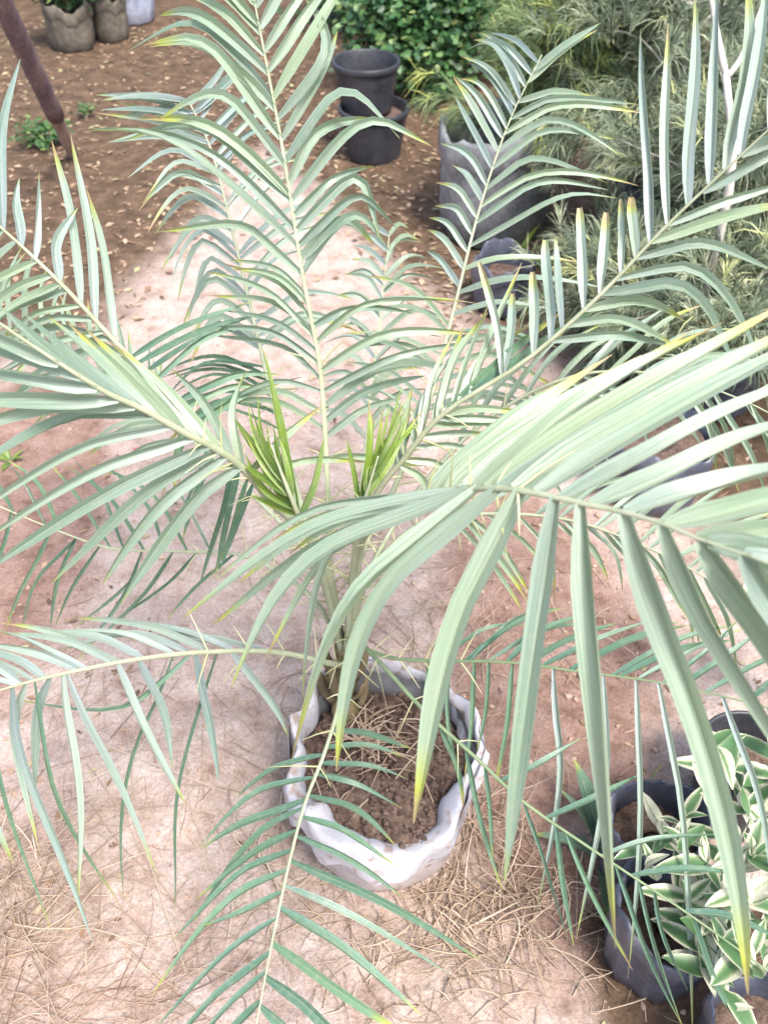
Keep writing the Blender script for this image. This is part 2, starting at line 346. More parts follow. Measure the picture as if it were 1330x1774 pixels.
for j in range(1, nr+1):
    for i in range(na):
        a = 2*math.pi*i/na; r = .146*j/nr; x, y = r*math.cos(a), r*math.sin(a)
        V.append((x, y, .185+.02*math.sin(a)*j/nr+.014*noise.noise(Vector((x*30, y*30, 2)))+.008*noise.noise(Vector((x*80, y*80, 2)))))
for i in range(na): F.append((0, 1+i, 1+(i+1) % na))
for j in range(nr-1):
    for i in range(na): F.append((1+j*na+i, 1+j*na+(i+1) % na, 1+(j+1)*na+(i+1) % na, 1+(j+1)*na+i))
soil = link('soil', mesh(V, F, mat=M['soil']), None, bag)
ico = None
def icos():
    import bmesh
    bm = bmesh.new(); bmesh.ops.create_icosphere(bm, subdivisions=1, radius=1)
    v = np.array([x.co[:] for x in bm.verts]); f = [tuple(x.index for x in q.verts) for q in bm.faces]; bm.free(); return v, f
IV, IF = icos()
def lumps(points, sizes):
    V, F = [], []
    for p, s in zip(points, sizes):
        o = len(V); R = np.array(Quaternion(Vector(rng.normal(size=3)).normalized(), rng.uniform(0, 6)).to_matrix())
        q = (IV*(1+rng.uniform(-.28, .28, (len(IV), 1))))*np.array([1, rng.uniform(.6, 1), rng.uniform(.5, .9)])*s
        V += list((q@R.T)+np.array(p)); F += [tuple(i+o for i in t) for t in IF]
    return V, F
pp, ss = [], []
for k in range(420):
    a = rng.uniform(0, 6.283); r = .148*math.sqrt(rng.uniform()); pp.append((r*math.cos(a), r*math.sin(a), .19+.02*math.sin(a)*r/.15)); ss.append(rng.uniform(.003, .010))
o = link('soil_crumbs', mesh(*lumps(pp, ss), smooth=False, mat=M['soil']), None, bag); o['kind'] = 'stuff'

# ------------------------------------------------------------------ the palm
PB = Vector((-.072, 1.015, .19))          # stem foot in the soil of the bag
palm = thing('palm', 'large feather-leaved palm with arching grey-green fronds in white grow bag', 'palm', PB)
B0 = (598, 1150, 1.69)                    # top of the stem, where the stalks leave it
LEAVES = []                               # (frond, world verts, faces, lf, mat, base, pixel size)
SPINES = []
def leaf_strip(p0, p1, p2, wd, nrm, twist, seg, fold=.72, tone=None, droop_tip=0.0, blunt=False):
    l1 = (p1-p0).length; l2 = (p2-p1).length; um = l1/(l1+l2+1e-6); um = min(.8, max(.2, um))
    def at(u):
        return p0*((u-um)*(u-1)/(um)) + p1*(u*(u-1)/(um*(um-1))) + p2*(u*(u-um)/(1-um))
    par = [at(k/seg) for k in range(seg+1)]
    ch = [p0, p0.lerp(p1, .55), p0.lerp(p1, .86), p1.lerp(p2, .22), p1.lerp(p2, .6), p2]
    for _ in range(2):
        ch = [ch[0]]+[q for a_, b_ in zip(ch, ch[1:]) for q in (a_.lerp(b_, .25), a_.lerp(b_, .75))]+[ch[-1]]
    cum = [0]
    for a_, b_ in zip(ch, ch[1:]): cum.append(cum[-1]+(b_-a_).length)
    cor = []
    for k in range(seg+1):
        s_ = cum[-1]*k/seg; j = max(i for i in range(len(cum)-1) if cum[i] <= s_+1e-9); cor.append(ch[j].lerp(ch[j+1], min(1, (s_-cum[j])/(cum[j+1]-cum[j]+1e-9))))
    km = rng.uniform(0, .35); pts = [a_.lerp(b_, km) for a_, b_ in zip(cor, par)]
    wob = Vector(rng.normal(size=3))*(l1+l2)*.012; wp = rng.uniform(0, 6)
    pts = [p+wob*math.sin(wp+k/seg*4)*min(1, 3*k/seg) for k, p in enumerate(pts)]
    tone = rng.uniform() if tone is None else tone
    V, F, L = [], [], []; n = nrm.copy(); ph = rng.uniform(0, 6)
    t0 = (pts[1]-pts[0]).normalized(); n = (n-t0*n.dot(t0)).normalized(); n.rotate(Quaternion(t0, twist)); tw = rng.normal()*.55/seg
    for k, p in enumerate(pts):
        t = (pts[min(k+1, seg)]-pts[max(k-1, 0)]).normalized(); n = (n-t*n.dot(t)).normalized(); n.rotate(Quaternion(t, tw)); s = t.cross(n)
        u = k/seg
        wv = wd*min(1, .45+4.0*u)*(1-.12*u)*(1-(max(0, u-.50)/.50)**1.6)**.8 if k < seg else wd*.05
        if blunt: wv = wd*min(1, .42+2.0*u)*(1-.3*max(0, u-.7)/.3)*(.7 if k == seg else 1)
        wv *= 1+.05*math.sin(u*9+ph)
        h = fold*wv*(1-.5*u)
        V += [p-s*wv*.5+n*h*.5, p-n*h*.5, p-n*h*.5, p+s*wv*.5+n*h*.5]
        L += [(u, tone, 0), (u, tone, .5), (u, tone, .5), (u, tone, 1)]
    for k in range(seg):
        a = k*4; F += [(a, a+1, a+5, a+4), (a+2, a+3, a+7, a+6)]
    return V, F, L
def proj(p):
    v = p-CAM; d = v.dot(FW); return 665+FPX*v.dot(RT)/d, 887-FPX*v.dot(UP)/d, d
def frond(spine, sides, mat='leaf', rad=.0065, width=.018, petiole=True, nspine=7, seg=10, rmat='rachis'):
    ctrl = ([P(*B0)] if petiole else [])+[P(*s) for s in spine]
    # resample by length
    fine = catmull(ctrl, 120); pix = [proj(q)[:2] for q in fine]; n = 120
    rr = [max(.0014, rad*(1.25 if k < 12 else 1)*(1-k/n)**.7) for k in range(0, n+1, 4)]
    V, F = tube([q-PB for q in fine[::4]], rr, 6, ell=.7)
    fo = link('frond', mesh(V, F, mat=M[rmat]), None, palm)
    for sd in sides:
        keys, num = sd['keys'], sd.get('n'); wd = sd.get('w', width); mt = sd.get('mat', mat); dm0, dt0 = sd.get('dd', (0, 0))
        K = []
        for k in keys:
            bi = min(range(121), key=lambda i: (pix[i][0]-k[0])**2+(pix[i][1]-k[1])**2)
            K.append((bi/n, k[2]-k[0], k[3]-k[1], k[4]+dm0, k[5]-k[0], k[6]-k[1], k[7]+dt0))
        if num:
            K.sort(); ts = np.linspace(K[0][0], K[-1][0], num); arr = np.array(K)
            K = []; gap = (ts[-1]-ts[0])/max(1, num-1)
            for t in ts:
                if rng.uniform() < sd.get('miss', .07): continue
                t = float(np.clip(t+rng.normal()*gap*.28, ts[0], ts[-1])); sc = rng.uniform(.82, 1.12); an = rng.normal()*.09; an2 = an+rng.normal()*.07; dj = rng.normal()*.02
                v = [float(np.interp(t, arr[:, 0], arr[:, j])) for j in range(1, 7)]
                rot = lambda x, y, a: (sc*(x*math.cos(a)-y*math.sin(a)), sc*(x*math.sin(a)+y*math.cos(a)))
                K.append((t, *rot(v[0], v[1], an), v[2]+dj*.5, *rot(v[3], v[4], an2), v[5]+dj))
        for (t, mx, my, dm, tx, ty, dt) in K:
            i = min(119, int(t*n)); f_ = t*n-i; b = fine[i].lerp(fine[i+1], f_); bx, by, d = proj(b)
            p1 = P(bx+mx, by+my, d+dm); p2 = P(bx+tx, by+ty, d+dt)
            rt = (fine[min(i+3, n)]-fine[max(0, i-3)]).normalized()
            nr = rt.cross((p1-b).normalized())
            if nr.length < 1e-3: nr = Vector((0, 0, 1))
            if nr.dot(CAM-b) < 0: nr = -nr
            nr = (nr.normalized()*.6+(CAM-b).normalized()*sd.get('face', .5)).normalized()
            V, F, L = leaf_strip(b, p1, p2, wd*sd.get('wk', .74)*rng.uniform(.84, 1.12), nr, rng.normal()*.22+sd.get('twist', 0), sd.get('seg', seg), tone=(None if sd.get('tone') is None else float(np.clip(sd['tone']+rng.normal()*.18, 0, 1))), blunt=sd.get('blunt', False))
            L = [(a, min(1, max(0, g)), c) for a, g, c in L]
            q = [proj(v) for v in V[::8]]; vis = sum(-60 < x < 1390 and -60 < y < 1830 for x, y, _ in q)/len(q)
            size = wd/d*((p1-b).length+(p2-p1).length)/d*vis
            LEAVES.append((fo, V, F, L, mt, b, size))
    if petiole and nspine:                # short stiff spines on the lower stalk
        for k in range(nspine):
            i = int(14+k*(46/nspine)*(1 if len(spine) > 3 else .7)); b = fine[i]; rt = (fine[i+2]-fine[i]).normalized()
            for sg in (-1, 1):
                s = rt.cross((CAM-b).normalized()).normalized()*sg
                SPINES.append((b, b+(s*.75+rt*.5+Vector(rng.normal(size=3))*.15)*rng.uniform(.03, .075)))
    return fo

# -- tall upright frond in the middle
frond([(572, 980, 1.55), (568, 860, 1.44), (556, 650, 1.38), (525, 480, 1.33), (490, 260, 1.28), (452, 60, 1.24), (425, -80, 1.22)], [
  dict(n=17, w=.0185, face=.7, keys=[(425,-60,390,-110,.03,350,-130,.08), (443,20,390,-50,.0,330,-70,.06), (455,85,375,0,0,300,-30,.06), (466,150,335,22,-.02,240,62,.03), (487,285,350,120,-.03,238,155,.03),
     (503,370,355,235,-.03,205,246,.03), (516,430,300,268,-.03,172,248,.02), (523,475,430,392,0,285,425,.04)]),
  dict(n=12, w=.012, keys=[(530,510,470,450,0,380,440,.06), (545,590,470,525,0,360,500,.05), (556,690,480,640,0,330,640,.05), (562,770,490,700,0,370,720,.05)], mat='leaf'),
  dict(w=.0195, face=.8, keys=[(432,-20,475,-90,0,500,-130,.05), (440,10,480,-70,0,520,-110,.05), (447,45,500,-50,0,540,-80,.05), (455,85,520,-20,0,560,-70,.05), (464,125,535,15,-.01,590,-40,.04), (472,165,545,40,-.02,610,-60,.04), (480,210,575,85,-.03,520,-15,.02),
     (488,250,560,130,-.02,585,60,.06), (494,285,602,150,-.03,692,243,0), (500,315,545,215,-.02,640,200,.08), (505,345,640,193,-.04,746,246,0), (510,372,580,300,-.02,650,285,.04), (513,395,625,285,-.03,660,405,0), (518,425,630,322,-.04,690,395,0), (523,450,600,370,-.02,650,420,.04), (528,478,622,363,-.04,672,425,0)]),
  dict(w=.018, face=.8, keys=[(545,560,600,525,-.02,720,540,.05), (550,590,640,516,-.05,832,522,0), (556,640,650,570,-.05,835,575,0), (560,680,690,610,-.05,860,590,0), (563,705,660,640,-.02,800,640,.05), (566,735,640,680,0,740,655,.05), (567,762,630,715,0,700,695,.05), (568,800,640,795,0,740,810,.0)], mat='leaf'),
], width=.0185, seg=11)

# -- pale frond behind it on the left
frond([(555, 990, 1.58), (490, 760, 1.66), (450, 600, 1.70), (405, 410, 1.72), (368, 265, 1.72), (325, 170, 1.71)], [
  dict(n=25, w=.016, keys=[(327,175,260,163,.02,178,172,.06), (345,212,260,190,.02,176,190,.06), (358,240,275,215,.02,180,206,.05), (380,320,300,285,0,238,350,0), (400,395,335,355,0,278,450,0), (420,480,345,415,0,300,530,0), (435,540,360,475,0,312,585,0), (452,610,360,560,0,300,660,0)]),
  dict(n=20, w=.015, keys=[(330,180,385,120,.05,410,95,.1), (358,240,420,165,.05,470,140,.12), (395,370,460,300,.05,540,270,.12), (420,480,490,405,.05,570,390,.12), (450,600,530,560,.05,620,580,.1)]),
  dict(n=9, w=.010, mat='leaf_deep', keys=[(455,630,350,600,.0,235,655,.1), (470,690,380,640,0,270,700,.1), (490,760,400,720,0,290,760,.1)])], mat='leaf_blue')

# -- frond behind on the right, ladder of hooked leaflets
frond([(620, 980, 1.55), (690, 830, 1.58), (745, 690, 1.63), (785, 540, 1.66), (828, 370, 1.68), (880, 215, 1.68), (938, 95, 1.66)], [
  dict(w=.0165, mat='leaf_blue', face=.9, keys=[(932,107,900,75,0,850,55,.05), (922,128,880,80,0,835,55,.04), (912,150,865,75,0,822,70,.03), (903,170,850,70,0,815,85,.03), (895,187,845,120,0,800,100,.03), (888,203,850,130,0,815,115,.02), (880,220,835,140,0,795,135,.02), (872,240,830,165,0,790,135,.02), (862,262,815,175,0,785,130,.02), (852,288,815,210,0,788,162,.02), (845,316,808,256,0,768,245,.04), (833,350,808,300,0,780,288,.04), (824,376,792,324,0,752,316,.04), (815,408,790,362,0,748,354,.04), (806,438,772,388,0,738,380,.04), (798,468,765,415,0,735,400,.04), (791,492,755,440,0,735,430,.04)]),
  dict(w=.0155, face=.8, keys=[(925,120,975,80,0,1040,35,.02), (915,140,970,90,0,1035,50,.02), (898,180,960,160,0,1030,170,.02), (886,205,960,165,-.02,1105,180,0), (875,235,960,185,-.02,1120,200,0), (866,262,965,195,-.02,1078,270,0), (858,290,950,215,-.02,1070,240,0), (847,330,930,267,-.02,1058,318,0), (838,362,940,297,-.02,1112,326,0), (832,385,945,305,-.02,1060,330,0), (818,430,990,338,-.03,1076,348,0), (806,470,880,443,-.02,1020,468,0), (797,505,870,482,-.02,1060,498,0), (785,545,870,520,0,980,540,.03)]),
  dict(n=10, w=.013, keys=[(780,560,720,500,0,640,490,.05), (765,620,690,570,0,590,560,.05), (745,690,680,630,0,590,610,.05), (720,760,660,700,0,600,690,.05)]),
  dict(n=9, w=.013, keys=[(775,580,860,550,0,960,580,.05), (755,650,850,620,0,960,660,.05), (735,720,840,690,0,940,730,.05)])], rad=.007)

# -- small far frond between them
frond([(610, 980, 1.6), (630, 800, 1.75), (650, 620, 1.84), (664, 500, 1.88), (675, 400, 1.9)], [
  dict(n=16, w=.015, mat='leaf_blue', keys=[(674,410,650,395,0,640,380,.03), (668,460,630,430,0,600,435,.03), (662,510,625,475,0,585,490,.03), (650,620,610,570,0,560,580,.03), (635,760,590,710,0,540,720,.03)]),
  dict(n=16, w=.015, keys=[(675,410,695,390,0,715,400,.03), (668,460,700,420,0,740,440,.03), (662,510,710,465,0,770,480,.03), (650,620,710,570,0,770,590,.03), (635,760,690,700,0,750,710,.03)])], rad=.0055)

# -- long frond sweeping to the upper right
frond([(625, 950, 1.46), (650, 860, 1.36), (700, 795, 1.30), (770, 715, 1.24), (910, 625, 1.18), (1040, 510, 1.12), (1160, 385, 1.06), (1330, 225, .98), (1480, 90, .92)], [
  dict(w=.0175, mat='leaf_blue', face=1.2, twist=.1, keys=[(1440,125,1470,-60,.03,1500,-200,.08), (1385,175,1410,-20,.03,1440,-160,.08), (1330,225,1345,40,.03,1370,-120,.08), (1288,262,1310,90,.02,1335,-60,.05), (1255,285,1280,110,.02,1300,-70,.05), (1224,312,1232,120,.02,1242,-60,.05), (1192,345,1195,170,.02,1202,-20,.05), (1157,380,1152,210,.02,1155,28,.05), (1126,412,1118,240,.02,1112,45,.05)]),
  dict(w=.0150, mat='leaf_blue', face=1.2, blunt=True, keys=[(1101,440,1095,380,.01,1094,335,.02), (1073,468,1076,400,.01,1073,340,.02), (1036,508,1042,430,.01,1046,366,.02), (1008,540,1005,450,.01,1000,366,.02), (977,570,970,490,.01,964,414,.02), (948,592,945,505,.01,942,420,.02), (918,615,920,540,.01,916,472,.02), (897,690,890,600,.02,858,498,.03), (870,655,880,590,.02,890,510,.04)]),
  dict(w=.0165, face=.6, mat='leaf', keys=[(1420,150,1500,120,0,1600,130,.02), (1330,228,1420,190,0,1520,180,.02), (1280,270,1350,235,0,1450,210,.02), (1215,330,1330,265,-.02,1450,215,0), (1160,388,1260,345,-.02,1400,300,0), (1128,412,1250,370,-.02,1400,340,0), (1100,445,1215,412,-.02,1345,470,.02), (1070,482,1215,455,-.02,1320,640,.05), (1042,512,1190,492,-.02,1282,650,.05), (1015,540,1100,520,-.01,1190,560,.04), (985,565,1080,548,-.01,1172,600,.04), (960,590,1075,578,-.01,1170,600,.04)]),
  dict(w=.0165, face=.8, keys=[(770,715,840,705,0,912,708,.02), (765,722,840,722,0,905,728,.02), (748,742,820,735,0,880,740,.02), (735,757,800,750,0,862,752,.02), (720,775,790,770,0,850,800,.02), (700,797,760,800,0,800,850,.03), (690,808,730,830,0,750,880,.03)], mat='leaf', tone=.9),
  dict(n=12, w=.015, keys=[(820,685,890,570,.02,960,470,.03), (790,702,850,590,.02,910,520,.03), (760,725,800,620,.02,850,545,.03), (735,755,760,660,.02,800,580,.03), (700,795,715,740,.02,730,690,.04), (680,815,690,760,.02,715,690,.04)], mat='leaf', tone=.75),
  dict(w=.016, keys=[(800,700,950,590,-.03,1075,515,-.02), (780,712,900,600,-.03,990,530,-.02)], mat='leaf_deep', tone=.9),
], rad=.0075)

# -- near frond arching towards the viewer and right
frond([(622, 960, 1.42), (660, 900, 1.22), (730, 862, 1.05), (800, 848, .94), (870, 846, .88), (935, 856, .84), (1008, 872, .80), (1082, 888, .765), (1148, 908, .73), (1205, 932, .70), (1330, 975, .65), (1480, 1040, .6)], [
  dict(w=.0235, face=1.0, wk=.84, seg=12, dd=(.0, .0), keys=[(735,860,881,730,0.02,1000,650,0.06), (755,856,923,712,0.02,1060,620,0.05), (775,853,959,708,0.02,1110,615,0.05), (800,850,1020,685,0.02,1200,575,0.04), (820,848,1056,670,0.02,1250,550,0.04), (845,847,1145,645,0.02,1390,505,0.04), (865,846,1170,675,0.01,1420,560,0.04), (888,848,1181,667,0.01,1420,545,0.03), (930,855,1200,687,0.01,1420,575,0.03), (968,864,1222,730,0,1430,645,0.02), (1025,874,1253,773,0,1440,715,0.02), (1085,888,1291,820,0,1460,790,0.02), (1152,908,1332,862,0,1480,850,0.02), (1204,932,1367,920,0,1500,935,0.02), (1225,940,1376,970,0,1500,1020,0.02), (1290,962,1422,1002,0,1530,1060,0.02)]),
  dict(w=.0265, face=1.0, wk=.84, seg=12, keys=[(1290,962,1390,1110,.02,1480,1300,.06), (1212,936,1320,1090,.02,1450,1330,.06), (1148,908,1250,1110,.02,1390,1400,.06), (1082,888,1200,1240,.02,1290,1720,.08), (1008,872,1026,1200,.02,1068,1645,.08), (965,862,925,1120,.02,874,1530,.08), (905,850,790,1110,.02,712,1420,.08)]),
  dict(w=.0235, face=1.0, wk=.84, seg=12, keys=[(862,846,665,1030,.02,575,1335,.10), (832,848,600,1045,.02,508,1325,.10), (812,849,530,985,.02,395,1195,.08)]),
  dict(w=.017, face=1.0, seg=11, keys=[(790,850,520,915,.02,312,1070,.08), (760,856,530,880,.02,372,1010,.06), (740,860,545,905,.01,420,1010,.05), (715,868,560,890,.0,470,935,.04), (700,873,580,900,0,500,960,.05), (690,880,555,960,.03,522,1215,.12), (680,888,520,960,.03,370,1085,.10), (675,890,600,920,.0,520,1000,.05), (660,900,560,980,.03,450,1140,.1)])],
  rad=.006, width=.02, nspine=8)

# -- lower front frond hanging over the bag
frond([(602, 1105, 1.60), (600, 1150, 1.53), (585, 1230, 1.49), (558, 1315, 1.46), (528, 1392, 1.43), (502, 1490, 1.37), (478, 1600, 1.31), (458, 1700, 1.26), (440, 1800, 1.22), (425, 1900, 1.18)], [
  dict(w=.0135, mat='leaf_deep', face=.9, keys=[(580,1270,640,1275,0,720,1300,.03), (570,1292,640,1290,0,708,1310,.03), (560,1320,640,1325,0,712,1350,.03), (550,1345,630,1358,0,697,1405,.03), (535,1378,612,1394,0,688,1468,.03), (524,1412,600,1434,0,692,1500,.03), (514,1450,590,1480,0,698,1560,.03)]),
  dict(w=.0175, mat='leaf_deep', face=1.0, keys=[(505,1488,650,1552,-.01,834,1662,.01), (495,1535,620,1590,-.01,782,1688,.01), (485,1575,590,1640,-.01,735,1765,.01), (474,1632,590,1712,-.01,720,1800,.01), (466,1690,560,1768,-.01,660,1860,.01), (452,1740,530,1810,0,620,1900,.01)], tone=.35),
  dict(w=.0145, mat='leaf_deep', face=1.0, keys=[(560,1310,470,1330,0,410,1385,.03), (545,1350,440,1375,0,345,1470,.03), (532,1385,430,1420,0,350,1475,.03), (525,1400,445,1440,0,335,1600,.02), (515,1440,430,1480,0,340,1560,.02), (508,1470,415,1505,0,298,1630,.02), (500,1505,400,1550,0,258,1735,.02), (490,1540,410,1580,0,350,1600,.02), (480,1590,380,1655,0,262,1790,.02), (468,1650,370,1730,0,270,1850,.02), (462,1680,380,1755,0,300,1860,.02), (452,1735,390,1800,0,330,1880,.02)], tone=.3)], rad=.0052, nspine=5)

# -- frond running low to the right, leaflets hanging straight down
frond([(612, 1120, 1.62), (680, 1140, 1.57), (760, 1145, 1.54), (880, 1147, 1.47), (1000, 1163, 1.40), (1140, 1182, 1.33), (1290, 1216, 1.26), (1430, 1255, 1.2)], [
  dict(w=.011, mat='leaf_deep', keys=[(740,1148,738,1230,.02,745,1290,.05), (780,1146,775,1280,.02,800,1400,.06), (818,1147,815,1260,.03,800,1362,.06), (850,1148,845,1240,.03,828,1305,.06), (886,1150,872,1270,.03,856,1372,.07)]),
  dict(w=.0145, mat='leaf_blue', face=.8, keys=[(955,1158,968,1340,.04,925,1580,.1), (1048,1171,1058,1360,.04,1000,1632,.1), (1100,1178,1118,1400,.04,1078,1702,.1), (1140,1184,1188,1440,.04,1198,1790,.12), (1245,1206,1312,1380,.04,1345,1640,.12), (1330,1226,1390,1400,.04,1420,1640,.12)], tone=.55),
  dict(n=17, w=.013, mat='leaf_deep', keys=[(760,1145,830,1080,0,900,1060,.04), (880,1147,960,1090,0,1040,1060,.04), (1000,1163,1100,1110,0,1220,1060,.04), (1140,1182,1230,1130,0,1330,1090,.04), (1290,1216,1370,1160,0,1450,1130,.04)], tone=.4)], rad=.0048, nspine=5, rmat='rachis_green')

# -- frond dropping to the lower right corner
frond([(618, 1115, 1.60), (660, 1150, 1.53), (735, 1232, 1.48), (830, 1318, 1.44), (905, 1388, 1.40), (1020, 1468, 1.35), (1190, 1582, 1.28), (1340, 1690, 1.22), (1450, 1770, 1.18)], [
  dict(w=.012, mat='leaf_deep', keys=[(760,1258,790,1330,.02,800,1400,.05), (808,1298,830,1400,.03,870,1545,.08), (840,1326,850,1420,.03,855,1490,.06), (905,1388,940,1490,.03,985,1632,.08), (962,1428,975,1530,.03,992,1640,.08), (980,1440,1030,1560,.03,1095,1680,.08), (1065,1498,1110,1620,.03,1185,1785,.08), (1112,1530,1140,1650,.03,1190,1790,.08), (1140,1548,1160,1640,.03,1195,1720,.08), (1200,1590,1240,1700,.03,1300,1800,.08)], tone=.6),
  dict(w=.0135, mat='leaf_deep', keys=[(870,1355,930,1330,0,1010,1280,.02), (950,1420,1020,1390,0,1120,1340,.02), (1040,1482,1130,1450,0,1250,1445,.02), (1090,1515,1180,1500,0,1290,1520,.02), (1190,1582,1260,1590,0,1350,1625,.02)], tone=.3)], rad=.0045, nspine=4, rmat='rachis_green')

# -- near left frond, broad leaflets fanning to the left
frond([(560, 960, 1.45), (480, 880, 1.33), (425, 815, 1.24), (375, 778, 1.18), (320, 750, 1.13), (250, 710, 1.08), (190, 683, 1.04), (120, 640, 1.0), (0, 560, .95), (-120, 470, .9)], [
  dict(w=.0235, face=1.0, keys=[(412,808,345,850,-.01,206,1045,.06), (392,790,280,870,-.01,180,1010,.06), (380,780,250,850,-.01,90,1010,.06), (360,770,200,840,-.01,-40,1000,.05), (335,757,180,800,-.01,-60,960,.05), (300,738,150,765,-.01,-80,920,.05), (265,718,110,715,-.01,-90,850,.04), (235,704,90,700,-.01,-100,760,.04), (205,690,100,690,-.01,-110,695,.03), (170,672,60,655,-.01,-120,635,.03), (140,655,60,620,0,-120,565,.03), (100,625,20,590,0,-100,540,.03)]),
  dict(w=.0175, face=.9, keys=[(420,812,400,720,0,430,640,.05), (400,795,350,690,0,300,640,.04), (385,785,305,690,0,230,620,.04), (362,770,290,685,0,205,600,.03), (345,762,260,670,0,180,590,.03), (320,750,240,660,0,150,570,.03), (300,738,210,640,0,120,560,.03), (270,722,180,640,0,80,550,.03), (240,706,150,640,0,40,540,.03), (200,688,110,620,0,0,530,.03)]),
  dict(w=.016, mat='leaf', tone=.9, keys=[(430,820,470,780,.03,560,700,.1), (440,832,520,790,.03,640,800,.1)])], rad=.007)

# -- left frond behind it with upright leaflets
frond([(550, 960, 1.5), (450, 845, 1.46), (345, 735, 1.42), (215, 607, 1.36), (105, 490, 1.3), (0, 392, 1.25), (-130, 280, 1.18)], [
  dict(w=.0185, mat='leaf_blue', face=1.2, keys=[(-60,340,-40,160,.02,-30,20,.05), (2,395,-2,220,.02,32,95,.05), (36,425,27,360,.01,36,308,.02), (62,450,66,370,.01,70,300,.02), (100,488,92,420,.01,132,360,.03), (142,530,125,360,.02,92,245,.05), (168,558,155,400,.02,128,240,.05), (198,590,180,430,.02,150,330,.05)]),
  dict(n=9, w=.014, mat='leaf_deep', keys=[(225,615,320,545,.02,440,495,.06), (290,680,390,600,.02,450,570,.06), (345,735,430,690,.02,520,690,.06)]),
  dict(n=18, w=.0155, keys=[(-60,340,-120,420,0,-190,520,.03), (40,430,-20,470,0,-90,540,.03), (105,490,20,520,0,-60,570,.03), (215,607,110,580,0,0,640,.03), (300,690,200,650,0,90,720,.03)]),
  dict(n=8, w=.013, mat='leaf_deep', keys=[(330,720,300,780,.03,280,880,.06), (400,790,380,880,.03,360,1000,.08), (440,835,420,930,.03,395,1000,.08)])], rad=.007)

# -- lower left frond
frond([(575, 1150, 1.6), (480, 1130, 1.5), (350, 1130, 1.40), (220, 1145, 1.32), (90, 1172, 1.25), (0, 1196, 1.2), (-130, 1240, 1.13)], [
  dict(w=.0165, mat='leaf_blue', face=.9, keys=[(-50,1210,-40,1330,.03,20,1500,.08), (20,1190,30,1280,.04,155,1642,.1), (45,1184,20,1250,.04,70,1480,.08), (86,1173,52,1250,.04,62,1380,.08), (112,1167,122,1290,.04,140,1605,.1), (115,1166,165,1290,.04,272,1515,.1), (205,1148,255,1265,.04,326,1392,.08), (242,1142,285,1230,.04,302,1330,.08), (335,1131,360,1240,.04,372,1358,.08), (400,1130,480,1230,.04,500,1280,.08)], tone=.4),
  dict(n=17, w=.0145, mat='leaf_blue', keys=[(-40,1208,-100,1190,0,-180,1190,.03), (80,1174,30,1140,0,-60,1120,.03), (165,1156,90,1120,0,-30,1095,.03), (260,1140,160,1090,0,20,1080,.03), (380,1130,280,1085,0,140,1085,.03), (470,1130,390,1100,0,260,1110,.03)], tone=.5),
  dict(w=.008, mat='leaf_deep', keys=[(300,1135,240,1290,.1,216,1562,.25), (380,1131,300,1400,.1,302,1590,.25), (60,1180,100,1400,.1,205,1560,.25), (-30,1205,10,1420,.05,92,1622,.15)], tone=.4),
  dict(w=.012, mat='leaf_deep', keys=[(330,1132,200,1235,0,10,1212,.05)], tone=.9)], rad=.0062, nspine=5)

# -- shaded frond low on the left
frond([(545, 1040, 1.62), (430, 965, 1.66), (300, 955, 1.66), (195, 950, 1.64), (90, 915, 1.62), (-40, 860, 1.6)], [
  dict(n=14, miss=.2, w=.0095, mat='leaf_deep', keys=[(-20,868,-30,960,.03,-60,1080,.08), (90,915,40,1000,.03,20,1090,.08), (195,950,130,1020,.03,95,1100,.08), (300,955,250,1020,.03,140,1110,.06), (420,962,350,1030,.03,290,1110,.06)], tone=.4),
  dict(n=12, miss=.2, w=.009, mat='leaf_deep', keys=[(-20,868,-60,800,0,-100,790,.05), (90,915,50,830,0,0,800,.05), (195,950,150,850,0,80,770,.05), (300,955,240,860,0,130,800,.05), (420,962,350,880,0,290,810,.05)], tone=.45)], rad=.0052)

# -- frond far left
frond([(545, 980, 1.55), (430, 850, 1.66), (330, 760, 1.72), (200, 660, 1.76), (60, 585, 1.78), (-80, 535, 1.78)], [
  dict(n=16, w=.014, keys=[(330,760,290,690,0,280,620,.03), (200,660,170,580,0,160,520,.03), (60,585,60,500,0,80,450,.03), (-60,540,-60,470,0,-40,420,.03)]),
  dict(n=16, w=.014, keys=[(330,760,240,770,0,170,830,.05), (200,660,110,680,0,40,740,.05), (60,585,-20,610,0,-80,680,.05), (-60,540,-140,570,0,-190,640,.05)])], mat='leaf', rad=.0055)

